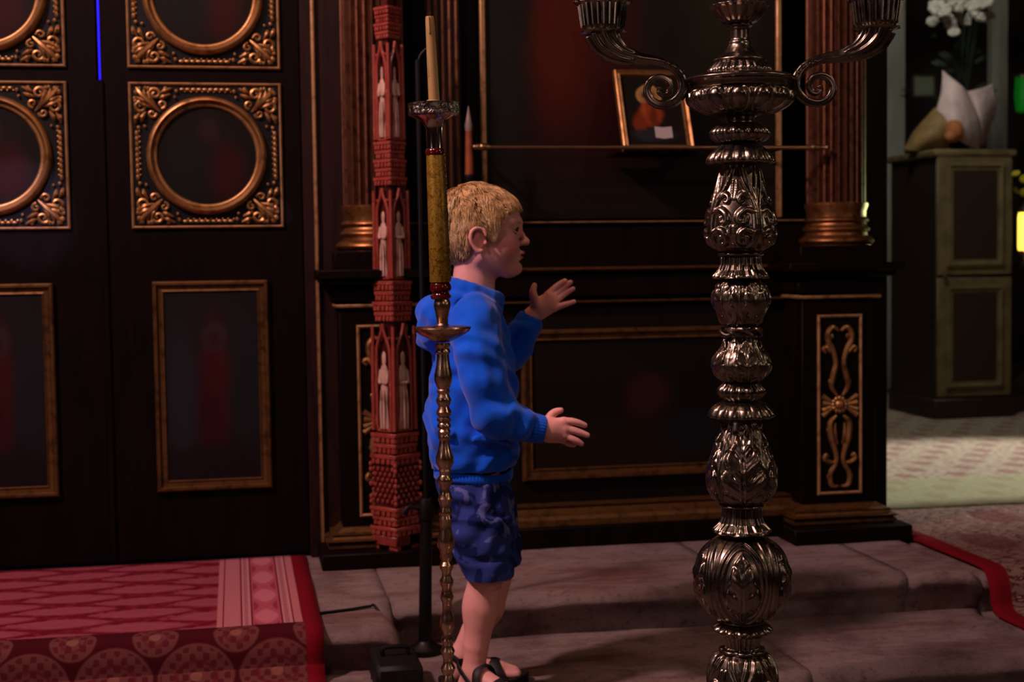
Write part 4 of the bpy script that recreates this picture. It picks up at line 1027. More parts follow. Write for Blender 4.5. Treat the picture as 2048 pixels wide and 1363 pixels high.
for (a_, b_) in ((318, 548), (562, 790)):
    t = empty('front_panel', (0, -.0, zc_((a_+b_)/2)), 0, cab); hh = abs(zc_(a_)-zc_(b_))/2
    MB().box(-wd/2+.002, -.012, -hh-.01, wd/2-.002, 0, hh+.01, b=.003).build('board', CREAM, t)
    MB().frame(-wd/2+.05, -hh+.03, wd/2-.05, hh-.03, .035, -.012, [(0, 0), (0, .010), (.35, .014), (.6, .006), (1, .004), (1, 0)]).build('moulding', CREAM, t, smooth=25)
    MB().box(-wd/2+.085, -.0145, -hh+.065, wd/2-.085, -.011, hh-.065).build('sunk_field', BRN, t)
MB().lathe([(0, .012), (.01, .009), (.016, .014), (.024, .012)], 14, M=Matrix.Translation((-wd/2+.04, -.012, zc_(555))) @ Matrix.Rotation(math.pi/2, 4, 'X')).build('knob', M['brass'], cab)
# bouquet in paper wrap
m = Mat('white_wrapping_paper', 'cdb4b4', .7); m.mix(m.noise(8, 3).step(.45, .7), 'b89a9c'); m.bump(m.noise(14, 4), .5, .02); PAP = m.m
Yq = 6.8; sq = .0
def bq(px, py, dy=0): p = onY(px, py, Yq+dy); return p
bo = empty('wrapped_bouquet', onY(1920, 300, Yq)); bo.location.z = ctop+.008; O = Vector(bo.location)
tag(bo, 'white paper wrapped bouquet with pointed corners standing on the cream cabinet', 'bouquet')
def sheet(name, grid, mat, thick=.004):
    """grid rows of (px,py,dy)"""
    V = [bq(*g)-O for row in grid for g in row]; nr, nc = len(grid), len(grid[0])
    Fc = [(i*nc+j, i*nc+j+1, (i+1)*nc+j+1, (i+1)*nc+j) for i in range(nr-1) for j in range(nc-1)]
    o = mesh_obj(name, V, Fc, mat, bo, True); s = o.modifiers.new('sub', 'SUBSURF'); s.levels = s.render_levels = 3; s.boundary_smooth = 'PRESERVE_CORNERS'
    k = o.modifiers.new('thick', 'SOLIDIFY'); k.thickness = thick; k.offset = 0
    return o
sheet('paper_wrap', [[(1885, 140, 0), (1905, 158, -.04), (1925, 172, -.06), (1935, 186, 0)], [(1884, 185, -.02), (1905, 195, -.10), (1930, 205, -.1), (1950, 212, 0)], [(1872, 218, -.03), (1905, 228, -.16), (1935, 240, -.13), (1962, 250, .0)], [(1868, 240, -.02), (1905, 255, -.16), (1938, 272, -.12), (1962, 280, .02)], [(1900, 262, -.02), (1915, 280, -.08), (1940, 294, -.07), (1958, 298, .02)]], PAP)
sheet('paper_wrap', [[(1932, 184, .05), (1950, 180, .04), (1972, 174, .06), (1984, 168, .10)], [(1940, 205, .05), (1955, 205, 0), (1975, 200, .05), (1996, 205, .12)], [(1945, 240, .05), (1958, 235, 0), (1972, 232, .05), (1990, 230, .14)], [(1948, 296, .05), (1956, 292, 0), (1964, 290, .05), (1968, 288, .12)]], PAP)
m = Mat('kraft_paper', '8a6c40', .7); m.mix(m.noise(10, 4).step(.4, .7), '6a5230'); KR = m.m
sheet('kraft_sheet', [[(1870, 215, 0), (1885, 225, -.08), (1900, 240, -.1), (1912, 262, -.08)], [(1845, 243, 0), (1862, 252, -.12), (1885, 265, -.15), (1900, 285, -.1)], [(1822, 268, 0), (1840, 275, -.1), (1860, 290, -.1), (1895, 302, -.06)], [(1808, 300, 0), (1825, 302, -.05), (1850, 303, -.05), (1880, 304, -.03)]], KR)
m = Mat('orange_fabric_bow', '9c5a2e', .7); m.bump(m.noise(30), .5, .01)
p = bq(1908, 262, -.12)-O; mb = MB(); mb.ball(p, (.05, .05, .058), 16, 12); mb.ball(p+Vector((-.03, -.02, -.03)), (.035, .03, .03), 12, 8); mb.build('wrapped_base', m.m, bo)
# white flowers hanging from above
m = Mat('white_petals', 'b8b4ac', .7); m.b.inputs['Subsurface Weight'].default_value = .1; PET = m.m
m = Mat('dark_leaves', '142010', .6); LEAF = m.m
def flower(name, loc, r, mat, label, group, n=9, leaf=False):
    f = empty(name, loc); f.rotation_euler = (math.radians(60+random.uniform(-30, 30)), random.uniform(-.5, .5), random.uniform(-.6, .6)); tag(f, label, 'flower', group)
    for ring_ in (0, 1):
        mb = MB(); k = n if ring_ == 0 else n-3; rr = r*(1 if ring_ == 0 else .62)
        for i in range(k):
            a = 2*math.pi*(i+.5*ring_)/k+random.uniform(-.1, .1); d = Vector((math.cos(a), math.sin(a), 0))
            mb.tube([d*rr*.1, d*rr*.45+Vector((0, 0, rr*(.12+.3*ring_))), d*rr*.85+Vector((0, 0, rr*(.18+.5*ring_))), d*rr+Vector((0, 0, rr*(.1+.5*ring_)))], [rr*.08, rr*.27, rr*.3, rr*.08], 7, 3)
        mb.build('petals', mat, f)
    mb = MB(); mb.ball((0, 0, r*.15), r*.18, 8, 6); mb.build('flower_centre', PET if mat != PET else KR, f)
    return f
fl_px = [(1878, 20, 25, 'leftmost white bloom of the cluster above the wrapped bouquet'), (1906, 6, 27, 'white bloom at the top of the cluster, second from its left'),
    (1936, 2, 26, 'white bloom at the top of the cluster above the bouquet, third from its left'), (1964, 8, 24, 'white bloom at the upper right of the cluster above the bouquet'),
    (1896, 46, 23, 'low white bloom left of the middle of the cluster above the bouquet'), (1922, 34, 25, 'white bloom in the middle of the cluster above the wrapped bouquet'),
    (1950, 30, 23, 'white bloom right of the middle of the cluster above the bouquet'), (1974, 36, 17, 'small white bloom at the lower right end of the cluster'),
    (1866, 44, 14, 'small white bud at the lower left end of the cluster'), (1908, 66, 13, 'lowest small white bud hanging under the cluster')]
for i, (px, py, r, lb) in enumerate(fl_px):
    p = onY(px, py, 6.9+.09*(i % 3)); flower('white_flower', p, r*7.0/FPX, PET, lb, 'white flowers above the bouquet')
pb = onY(1925, 60, 7.05)
vs = empty('flower_stand', (pb.x, 7.07, ctop+.008)); tag(vs, 'dark tall vase with leaves behind the wrapped bouquet carrying the white flowers', 'vase')
zl = pb.z-ctop-.008
MB().lathe([(0, .05), (.01, .055), (.10, .06), (.18, .035), (.22, .03), (.25, .045)], 24).build('vase', M['black'], vs)
mb = MB()
for i in range(16):
    a = random.uniform(0, 6.28); r = random.uniform(.03, .12); mb.tube([(0, 0, .2), (r*.4*math.cos(a), r*.4*math.sin(a)*.4, zl*.6), (r*math.cos(a), r*math.sin(a)*.4, zl+random.uniform(0, .15))], .003, 5, 4)
mb.build('stems', LEAF, vs)['kind'] = 'stuff'
mb = MB()
for i in range(34):
    a = random.uniform(0, 6.28); r = random.uniform(.02, .11); z = random.uniform(.24, zl+.06); d = Vector((math.cos(a), .4*math.sin(a), random.uniform(-.2, .6))); c = Vector((r*math.cos(a), r*.3*math.sin(a), z))
    mb.tube([c, c+d*.035, c+d*.075], [.002, .016, .002], 6, 3, flat=(1, .3))
mb.build('leaves', LEAF, vs)['kind'] = 'stuff'
# pale vertical posts of an archway, behind
m = Mat('pale_grey_paint', '8a8880', .7); m.mix(m.noise(6, 4, sc3=(1, 1, .2)).step(.4, .7), '6c6a5c'); GP = m.m
ga = empty('pale_archway', (onY(1795, 300, 8.2).x, 8.2, TZ-.0)); tag(ga, 'pale painted timber posts and beam at the back of the side chapel', 'frame')
gx = ga.location.x
for a_, b_ in ((1774, 1811), (1985, 2016)):
    x0, x1 = onY(a_, 200, 8.2).x-gx, onY(b_, 200, 8.2).x-gx
    MB().box(x0, 0, 0, x1, .07, 3.4, b=.006).build('post', GP, ga); MB().box(x0+(x1-x0)*.25, -.012, .1, x1-(x1-x0)*.25, 0, 3.35, b=.004).build('raised_strip', GP, ga)
MB().box(onY(1770, 200, 8.2).x-gx, -.01, 2.62, onY(2020, 200, 8.2).x-gx, .08, 2.75, b=.006).build('beam', GP, ga)
# small pale card on the wall between posts
p0, p1 = onY(1826, 192, 8.1), onY(1868, 152, 8.1); m = Mat('faded_card', '5c6450', .8)
cdn = empty('standing_card', ((p0.x+p1.x)/2, 8.10, p0.z)); tag(cdn, 'small faded greenish framed card hanging between the pale posts', 'picture')
wq, hq = (p1.x-p0.x)/2, p1.z-p0.z
MB().box(-wq, -.004, 0, wq, .0, hq).build('card', m.m, cdn, False); MB().frame(-wq-.008, -.008, wq+.008, hq+.008, .012, 0, [(0, 0), (0, .01), (1, .01), (1, 0)]).build('frame', BRN, cdn)
MB().box(onY(1806, 200, 8.13).x-cdn.location.x, .001, hq*.3, onY(1990, 200, 8.13).x-cdn.location.x, .05, hq*.36).build('hanging_batten', BRN, cdn)
# glowing lantern, yellow flowers, green glass lamp at the right edge
Yl = 6.7
la = onY(2052, 500, Yl); ln = empty('glowing_lantern', (la.x, Yl, la.z)); tag(ln, 'glowing yellow candle lantern at the right edge beside the cream cabinet', 'lantern')
lh = onY(2052, 425, Yl).z-la.z; lr = 17*6.8/FPX
m = Mat('glowing_glass', 'ffdc60', .4).emit('ffd44a', 2.2); MB().lathe([(0, lr*.95), (lh*.1, lr), (lh*.9, lr), (lh, lr*.9)], 24).build('glass', m.m, ln)
MB().lathe([(-.07, lr*.6), (-.05, lr*1.0), (-.012, lr*1.05), (0, lr*.9)], 24).build('lantern_base', M['brass'], ln)
MB().lathe([(lh, lr*1.0), (lh+.012, lr*1.05), (lh+.04, lr*.5), (lh+.055, lr*.2)], 24).build('cap', M['brass'], ln)
tb_ = empty('side_table', (la.x+.1, Yl+.05, TZ+.008)); tag(tb_, 'dark small table under the glowing lantern at the right edge', 'table')
th_ = la.z-.07-TZ
MB().box(-.14, -.2, th_-.03, .3, .25, th_, b=.004).build('table_top', BRN, tb_)
for x in (-.12, .27):
    for y in (-.17, .22): MB().box(x-.015, y-.015, 0, x+.015, y+.015, th_-.03).build('leg', BRN, tb_)
m = Mat('yellow_petals', 'c8b820', .6); YP_ = m.m; m = Mat('orange_petals', 'b86a20', .6)
for i, (px, py, r, lb) in enumerate(((2032, 348, 9, 'uppermost yellow bloom above the glowing lantern'), (2047, 358, 9, 'yellow bloom at the right edge, second from the top'), (2031, 381, 8, 'lower left yellow bloom above the glowing lantern'), (2047, 385, 9, 'lower right yellow bloom above the glowing lantern at the picture edge'))):
    flower('yellow_flower', onY(px, py, 6.78), r*6.9/FPX, YP_, lb, 'yellow flowers above the lantern', 7)
vy = empty('flower_vase', (onY(2046, 400, 6.95).x+.02, 6.9, tb_.location.z+th_)); tag(vy, 'dark vase of yellow flowers behind the glowing lantern', 'vase')
zy_ = onY(2046, 375, 6.9).z-vy.location.z
MB().lathe([(0, .03), (.01, .035), (.08, .04), (.13, .02), (.15, .028)], 20).build('vase', M['black'], vy)
mb = MB()
for i in range(8):
    a = i*.8; mb.tube([(0, 0, .12), (.02*math.cos(a), .01*math.sin(a), zy_*.6), (-.02+.05*math.cos(a), .02*math.sin(a)-.08, zy_)], .0025, 5, 3)
mb.build('stems', LEAF, vy)['kind'] = 'stuff'
gp = onY(2045, 190, 7.4); gl = empty('green_glass_lamp', gp); tag(gl, 'green glowing hanging glass lamp at the upper right edge', 'lamp')
m = Mat('green_glowing_glass', '0c7a14', .3).emit('0f8a1c', .12); hg = 38*7.4/FPX
MB().lathe([(-hg, .02), (-hg*.9, .035), (0, .045), (hg*.9, .04), (hg, .042)], 24).build('glass', m.m, gl)
MB().lathe([(hg, .045), (hg+.012, .046), (hg+.014, .04)], 24).build('rim', M['brass'], gl)
mb = MB()
for k in range(3):
    a = k*2.1; mb.tube([(.043*math.cos(a), .043*math.sin(a), hg), (0, 0, hg+.3), (0, 0, 1.3)], .0015, 5, 3)
mb.build('chain', M['black'], gl)
# ------------------------------------------------------------------ the boy (signed distance modelling)
class SDF:
    def __init__(s, lo, hi, h):
        s.lo = np.array(lo, float); s.h = h; s.n = np.ceil((np.array(hi)-s.lo)/h).astype(int)+1
        s.F = np.full(tuple(s.n), 1.0, np.float32)
        s.ax = [s.lo[i]+h*np.arange(s.n[i]) for i in range(3)]
    def _sub(s, lo, hi, m):
        sl = []
        for i in range(3):
            a = int(max(0, math.floor((lo[i]-m-s.lo[i])/s.h))); b = int(min(s.n[i], math.ceil((hi[i]+m-s.lo[i])/s.h)+1))
            if b <= a: return None
            sl.append(slice(a, b))
        X, Y, Z = np.meshgrid(s.ax[0][sl[0]], s.ax[1][sl[1]], s.ax[2][sl[2]], indexing='ij')
        return tuple(sl), X, Y, Z
    def put(s, fn, lo, hi, k=.01, op='add'):
        r = s._sub(lo, hi, k*1.2+s.h*3)
        if r is None: return s
        sl, X, Y, Z = r; d = fn(X, Y, Z).astype(np.float32); F = s.F[sl]
        if op == 'sub': d = -d; h = np.maximum(k-np.abs(F-d), 0)/max(k, 1e-6); s.F[sl] = np.maximum(F, d)+h*h*k*.25
        else: h = np.maximum(k-np.abs(F-d), 0)/max(k, 1e-6); s.F[sl] = np.minimum(F, d)-h*h*k*.25
        return s
    def cap(s, a, b, ra, rb=None, k=.01, op='add', sq=(1, 1, 1)):
        rb = ra if rb is None else rb; a = np.array(a, float); b = np.array(b, float); m = max(ra, rb)
        fn = capf(a, b, ra, rb); return s.put(fn, np.minimum(a, b)-m, np.maximum(a, b)+m, k, op)
    def chain(s, pts, rs, k=.008, op='add', smooth=0, kk=None, k2=.004):
        if smooth: P, R = spline(pts, rs, smooth); pts = [tuple(p) for p in P]; rs = R
        for i in range(len(pts)-1): s.cap(pts[i], pts[i+1], rs[i], rs[i+1], k if i == 0 or kk else min(k, k2), op)
        return s
    def ell(s, c, r, k=.01, op='add', rot=None):
        m = max(r); c = np.array(c, float); return s.put(ellf(c, r, rot), c-m, c+m, k, op)
    def loft(s, Z, cx, cy, rx, ry, k=.02, op='add', e=2.0):
        Z = np.array(Z); o = np.argsort(Z); Z = Z[o]; cx, cy, rx, ry = [np.array(v, float)[o] for v in (cx, cy, rx, ry)]
        def fn(X, Y, Zz):
            a = np.interp(Zz, Z, cx); b = np.interp(Zz, Z, cy); c = np.interp(Zz, Z, rx); d = np.interp(Zz, Z, ry)
            q = (np.abs((X-a)/c)**e+np.abs((Y-b)/d)**e)**(1/e); f = (q-1)*np.minimum(c, d)*np.clip(1/np.maximum(q, .6), .6, 1)
            return np.maximum(f, np.maximum(Z[0]-Zz, Zz-Z[-1]))
        lo = (min(cx-rx), min(cy-ry), Z[0]); hi = (max(cx+rx), max(cy+ry), Z[-1])
        return s.put(fn, lo, hi, k, op)
    def mesh(s):
        F = s.F; S = F < 0; nx, ny, nz = F.shape
        cs = [(0,0,0),(1,0,0),(0,1,0),(1,1,0),(0,0,1),(1,0,1),(0,1,1),(1,1,1)]
        def sh(A, c): return A[c[0]:nx-1+c[0], c[1]:ny-1+c[1], c[2]:nz-1+c[2]]
        cnt = sum(sh(S, c).astype(np.int8) for c in cs); act = (cnt > 0) & (cnt < 8)
        I = np.argwhere(act); idx = -np.ones(act.shape, np.int64); idx[act] = np.arange(len(I))
        pos = np.zeros((len(I), 3)); w = np.zeros(len(I))
        fv = [sh(F, c)[act] for c in cs]
        for a in range(8):
            for b in range(a+1, 8):
                ca, cb = np.array(cs[a]), np.array(cs[b])
                if np.abs(ca-cb).sum() != 1: continue
                fa, fb = fv[a], fv[b]; cr = (fa < 0) != (fb < 0); t = np.where(cr, fa/np.where(cr, fa-fb, 1), 0)
                p = ca[None]+t[:, None]*(cb-ca)[None]; pos[cr] += p[cr]; w[cr] += 1
        pos = (I+pos/w[:, None])*s.h+s.lo
        Q = []
        for ax in range(3):
            o = [i for i in range(3) if i != ax]
            A = S.take(range(F.shape[ax]-1), ax); B = S.take(range(1, F.shape[ax]), ax)
            E_ = np.argwhere(A != B); 
            ok = (E_[:, o[0]] > 0) & (E_[:, o[1]] > 0) & (E_[:, o[0]] < F.shape[o[0]]-1) & (E_[:, o[1]] < F.shape[o[1]]-1); E_ = E_[ok]
            def g(d0, d1):
                J = E_.copy(); J[:, o[0]] -= d0; J[:, o[1]] -= d1; return idx[J[:, 0], J[:, 1], J[:, 2]]
            q = np.stack([g(1, 1), g(0, 1), g(0, 0), g(1, 0)], 1)
            fl = A[E_[:, 0], E_[:, 1], E_[:, 2]]
            if ax == 1: fl = ~fl
            q[~fl] = q[~fl][:, ::-1]; Q.append(q)
        return pos, np.concatenate(Q)
def capf(a, b, ra, rb):
    def fn(X, Y, Z):
        ab = b-a; L = float(ab@ab)+1e-12; t = np.clip(((X-a[0])*ab[0]+(Y-a[1])*ab[1]+(Z-a[2])*ab[2])/L, 0, 1)
        return np.sqrt((X-a[0]-t*ab[0])**2+(Y-a[1]-t*ab[1])**2+(Z-a[2]-t*ab[2])**2)-(ra+(rb-ra)*t)
    return fn
def foldf(pts, r):
    P, _ = spline([tuple(p) for p in pts], 1, 3); P = [np.array(q) for q in P]; n = len(P)-1
    fs = [capf(P[i], P[i+1], r*math.sin(math.pi*(i+.2)/(n+.4))**.5, r*math.sin(math.pi*(i+1.2)/(n+1.4))**.5) for i in range(n)]
    return lambda X, Y, Z: np.minimum.reduce([f(X, Y, Z) for f in fs])
def ellf(c, r, rot):
    R = np.array(rot.to_matrix()) if rot is not None else None
    def fn(X, Y, Z):
        x, y, z = X-c[0], Y-c[1], Z-c[2]
        if R is not None: x, y, z = (R[0, 0]*x+R[1, 0]*y+R[2, 0]*z, R[0, 1]*x+R[1, 1]*y+R[2, 1]*z, R[0, 2]*x+R[1, 2]*y+R[2, 2]*z)
        k0 = np.sqrt((x/r[0])**2+(y/r[1])**2+(z/r[2])**2)+1e-9; k1 = np.sqrt((x/r[0]**2)**2+(y/r[1]**2)**2+(z/r[2]**2)**2)+1e-9
        return k0*(k0-1)/k1
    return fn
from mathutils import Euler
B0 = onZ(962, 1376, 0.0)
vd = math.atan2(B0.x, B0.y)                                  # viewing direction towards the boy
boy = empty('person', B0, -vd)
tag(boy, 'blond child in a blue hoodie and shorts holding both hands apart on the steps', 'person')
Mi = Matrix.Translation(B0) @ Matrix.Rotation(-vd, 4, 'Z'); Minv = Mi.inverted()
camL = Minv @ CAM; RL = Minv.to_3x3()
def CP(px, py, dy=0.):
    r = RL @ ray(px, py); p = camL+r*((dy-camL.y)/r.y); return (p.x, p.y, p.z)
def lp(px, py, dy=0.): return np.array(CP(px, py, dy))
def smeshes(name, parts, mat, parent, disp=None, loc=None):
    V = []; Fq = []; n = 0
    for p, q in parts:
        V.append(p); Fq.append(q+n); n += len(p)
    V = np.concatenate(V); Fq = np.concatenate(Fq)
    if disp is not None: V = disp(V)
    me = bpy.data.meshes.new(name); me.vertices.add(len(V)); me.vertices.foreach_set('co', V.astype(np.float32).ravel())
    me.loops.add(len(Fq)*4); me.polygons.add(len(Fq)); me.loops.foreach_set('vertex_index', Fq.astype(np.int32).ravel())
    me.polygons.foreach_set('loop_start', np.arange(0, len(Fq)*4, 4, dtype=np.int32)); me.polygons.foreach_set('loop_total', np.full(len(Fq), 4, np.int32))
    me.update(calc_edges=True); me.validate(); me.polygons.foreach_set('use_smooth', [True]*len(me.polygons)); me.materials.append(mat)
    return link(bpy.data.objects.new(name, me), parent)
# ---- head
hc = lp(965, 461); HR = lambda x, y, z: (hc[0]+x, hc[1]+y, hc[2]+z)
hd = SDF(hc-np.array([.125, .10, .20]), hc+np.array([.125, .10, .115]), .0019)
hd.ell(HR(-.014, 0, .022), (.083, .068, .074))
hd.ell(HR(.032, 0, .020), (.050, .057, .052), k=.02)
hd.ell(HR(.024, 0, -.032), (.053, .052, .062), k=.02)
hd.ell(HR(-.035, 0, -.015), (.055, .058, .055), k=.02)
for s in (-1, 1):
    hd.ell(HR(.043, s*.028, -.040), (.030, .026, .030), k=.02)
    hd.cap(HR(-.005, s*.043, -.058), HR(.052, s*.014, -.086), .016, .013, k=.022)
    hd.cap(HR(.077, s*.008, .016), HR(.062, s*.042, .018), .007, .006, k=.016)
hd.ell(HR(.060, 0, -.083), (.020, .021, .016), k=.018)
hd.ell(HR(.066, 0, -.058), (.017, .026, .020), k=.014)
for s in (-1, 1): hd.ell(HR(.092, s*.030, .000), (.014, .015, .010), k=.016, op='sub')
hd.chain([HR(.078, 0, .006), HR(.085, 0, -.010), HR(.0925, 0, -.024)], [.0045, .006, .0075], k=.010)
hd.ell(HR(.0935, 0, -.0255), (.0085, .0085, .0075), k=.006)
for s in (-1, 1): hd.ell(HR(.083, s*.0095, -.0285), (.008, .0055, .0055), k=.006)
for s in (-1, 1): hd.ell(HR(.089, s*.0055, -.034), (.004, .0022, .0022), k=.002, op='sub')
hd.ell(HR(.0815, 0, -.0495), (.0105, .017, .0058), k=.005)
hd.ell(HR(.0775, 0, -.0600), (.0105, .0145, .0058), k=.005)
hd.ell(HR(.088, 0, -.0548), (.012, .019, .0011), k=.003, op='sub')
hd.ell(HR(.086, 0, -.0700), (.009, .02, .004), k=.008, op='sub')
hd.ell(HR(.074, 0, -.083), (.0095, .012, .010), k=.012)
for s in (-1, 1):
    ez = -.021; ex = -.006
    rot = Euler((0, math.radians(12), s*math.radians(-20)))
    hd.ell(HR(ex, s*.066, ez), (.018, .0055, .026), k=.006, rot=rot)
    hd.ell(HR(ex+.004, s*.0735, ez+.000), (.0105, .005, .0155), k=.003, op='sub', rot=rot)
    arc = [(ex+.013, ez+.008), (ex+.009, ez+.021), (ex-.004, ez+.026), (ex-.017, ez+.018), (ex-.020, ez+.002), (ex-.014, ez-.013), (ex-.004, ez-.024), (ex+.004, ez-.023)]
    hd.chain([HR(a, s*(.0725+max(0, -(a-ex))*.28), b) for a, b in arc], [.0026, .0034, .0036, .0036, .0034, .0032, .0044, .003], k=.003, smooth=3)
    hd.ell(HR(ex+.012, s*.070, ez-.006), (.0035, .003, .005), k=.003)
# neck
hd.cap(HR(-.016, 0, -.055), tuple(lp(945, 600)), .044, .048, k=.018)
headp = hd.mesh()
# ---- hands
def hand(fs, thumb, palm, h=.0013, pad=.02, wrist=None, kn=None):
    allp = np.array([p for f in fs for p in f[0]]+[p for p in thumb[0]]+[p for p in palm[0]]+[p for p in wrist[0]])
    g = SDF(allp.min(0)-pad, allp.max(0)+pad, h)
    g.chain(wrist[0], wrist[1], k=.01)
    for a, b, ra, rb in palm[2]: g.cap(a, b, ra, rb, k=.012)
    for f in fs:
        g.chain(f[0], f[1], k=.005, k2=.0008, smooth=3)
    g.chain(thumb[0], thumb[1], k=.009, k2=.0008, smooth=3)
    return g.mesh()
yn = -.135
L = lambda px, py, dy: tuple(lp(px, py, dy))
nw = L(1086, 858, yn); 
NF = [([L(1128, 842, yn-.004), L(1143, 842, yn-.006), L(1157, 845, yn-.006), L(1170, 850, yn-.004)], [.0082, .0075, .0068, .0056]),
      ([L(1132, 856, yn-.005), L(1147, 860, yn-.007), L(1162, 865, yn-.007), L(1175, 870, yn-.006)], [.0084, .0077, .0070, .0057]),
      ([L(1131, 869, yn-.003), L(1143, 876, yn-.006), L(1154, 881, yn-.006), L(1163, 887, yn-.004)], [.0080, .0073, .0066, .0054]),
      ([L(1124, 878, yn+.006), L(1135, 885, yn+.004), L(1143, 888, yn+.006), L(1149, 889, yn+.010)], [.0072, .0064, .0058, .0048])]
NT = ([L(1094, 846, yn+.004), L(1101, 833, yn+.010), L(1110, 824, yn+.012), L(1122, 820, yn+.010)], [.0125, .0100, .0082, .0060])
NP = [(L(1096, 848, yn), L(1127, 843, yn-.003), .0125, .0098), (L(1094, 858, yn), L(1130, 857, yn-.004), .0135, .0100), (L(1096, 867, yn), L(1128, 869, yn-.002), .0130, .0098), (L(1098, 873, yn+.003), L(1120, 877, yn+.004), .0110, .0088)]
hn = hand(NF, NT, ([NP[0][0]], [0], NP), wrist=([L(1055, 850, yn+.005), nw, L(1100, 858, yn)], [.022, .0205, .017]))
yf = .135
FFi = [([L(1096, 588, yf), L(1108, 577, yf+.006), L(1119, 568, yf+.006), L(1130, 561, yf+.002)], [.0082, .0074, .0067, .0055]),
      ([L(1104, 594, yf+.001), L(1118, 582, yf+.010), L(1130, 572, yf+.009), L(1141, 564, yf+.004)], [.0084, .0077, .0069, .0056]),
      ([L(1109, 602, yf+.001), L(1123, 592, yf+.008), L(1135, 584, yf+.007), L(1146, 577, yf+.002)], [.0080, .0073, .0065, .0053]),
      ([L(1110, 615, yf), L(1123, 611, yf-.004), L(1136, 607, yf-.008), L(1148, 603, yf-.012)], [.0076, .0068, .0060, .0050])]
FT = ([L(1074, 607, yf-.003), L(1068, 594, yf-.012), L(1066, 582, yf-.014), L(1069, 570, yf-.012)], [.0125, .0098, .0080, .0060])
FP = [(L(1078, 606, yf), L(1097, 591, yf), .0125, .0098), (L(1078, 613, yf), L(1104, 597, yf), .0135, .0102), (L(1080, 620, yf), L(1108, 605, yf), .0130, .0100), (L(1084, 626, yf), L(1108, 615, yf), .0115, .0092)]
hf = hand(FFi, FT, ([FP[0][0]], [0], FP), wrist=([L(1050, 660, yf+.005), L(1063, 632, yf), L(1076, 618, yf)], [.022, .0205, .018]))
# ---- legs and feet
yl, yr_ = -.060, .058
lg = SDF(lp(885, 1450, -.19)*np.array([1, 1, 0])+np.array([0, 0, -.005]), lp(1075, 1040, .13)*np.array([1, 1, 1])+np.array([.02, 0, 0]), .0032)
ank_n = lp(948, 1372, yl); ank_n[2] = max(ank_n[2], .055)
lg.chain([lp(975, 1090, yl), lp(972, 1150, yl), lp(963, 1215, yl), lp(952, 1290, yl), ank_n], [.048, .038, .0345, .0275, .0235], k=.01)
lg.ell(lp(956, 1215, yl), (.032, .031, .05), k=.02)
def foot(ax, ay, az, rot=0.):
    cr, sr = math.cos(rot), math.sin(rot)
    def q(x, y, z): return (ax+(x-ax)*cr-(y-ay)*sr, ay+(x-ax)*sr+(y-ay)*cr, z)
    lg.ell(q(ax-.012, ay, az*.45), (.026, .024, .030), k=.015)
    lg.chain([(ax, ay, az), q(ax+.03, ay, .040), q(ax+.085, ay-.002, .026), q(ax+.118, ay-.002, .020)], [.025, .023, .020, .014], k=.012)
    for i, (o, r) in enumerate(((-.016, .0095), (-.004, .008), (.006, .0075), (.014, .007), (.021, .0065))):
        lg.cap(q(ax+.108-.006*abs(i-.8), ay+o*(1 if ay < 0 else -1)*-1, .018), q(ax+.131-.006*abs(i-.8), ay+o*(1 if ay < 0 else -1)*-1, .017), r, r*.85, k=.006)
foot(ank_n[0], yl, ank_n[2], math.radians(-38))
fs_ = lp(1052, 1355, yr_); af = np.array([fs_[0]-.146, yr_, .058])
lg.chain([lp(985, 1090, yr_), lp(988, 1150, yr_), lp(975, 1215, yr_), (af+lp(975, 1215, yr_))/2+np.array([.0, 0, -.0]), af], [.050, .040, .037, .030, .0245], k=.01)
foot(af[0], yr_, .058)
legp = lg.mesh()
m = Mat('child_skin', 'e2a298', .5, spec=.35); m.b.inputs['Subsurface Weight'].default_value = .12; m.b.inputs['Subsurface Radius'].default_value = (.8, .3, .15); m.b.inputs['Subsurface Scale'].default_value = .01
m.mix(m.noise(22, 4).step(.45, .75)*.35, 'b56c5e'); m.bump(m.noise(300, 2), .06, .0006)
x, y, z = m.xyz()
def sph(c, r, so=.4):
    a = (x-c[0]); b = (y-c[1]); d = (z-c[2]); return ((a*a+b*b+d*d).sqrt()*(1/r)).step(1+so, 1-so)
for s in (-1, 1): m.mix(sph(HR(.055, s*.045, -.036), .026, .6)*.45, 'c0625a'); m.mix(sph(HR(-.002, s*.076, -.022), .020, .3)*.35, 'b8564a')
lipm = sph(HR(.090, 0, -.0555), .017, .15); m.mix(lipm*.6, 'a8504c')
for s in (-1, 1):
    dz = (z-(hc[2]+.0165)).abs(); dyv = (y-s*.028).abs(); m.mix(dz.step(.004, .001)*dyv.step(.017, .010)*x.step(hc[0]+.04, hc[0]+.045)*.45, '7a5434')
SKIN = m.m
# hidden torso and arms keep the body in one piece
ts = SDF(lp(850, 1130, -.17), lp(1110, 560, .19), .006)
ts.loft([lp(950, y_)[2] for y_ in (1120, 1000, 900, 760, 640, 600)], [lp(x_, 800)[0] for x_ in (975, 955, 945, 948, 948, 946)], [0]*6, [.035, .052, .054, .060, .046, .04], [.065, .080, .085, .090, .08, .05], k=.02)
for s, el, wr in ((-1, lp(985, 820, -.14), lp(1070, 856, yn)), (1, lp(1022, 700, .15), lp(1058, 645, yf))):
    ts.chain([lp(950, 640, s*.10), el, wr], [.035, .027, .022], k=.02)
ts.cap(lp(950, 640), lp(948, 575), .044, .042, k=.02)
for s in (yl, yr_): ts.cap(lp(964, 1000, s), lp(974, 1120, s), .040, .042, k=.015)
body = smeshes('body', [headp, hn, hf, legp, ts.mesh()], SKIN, boy)
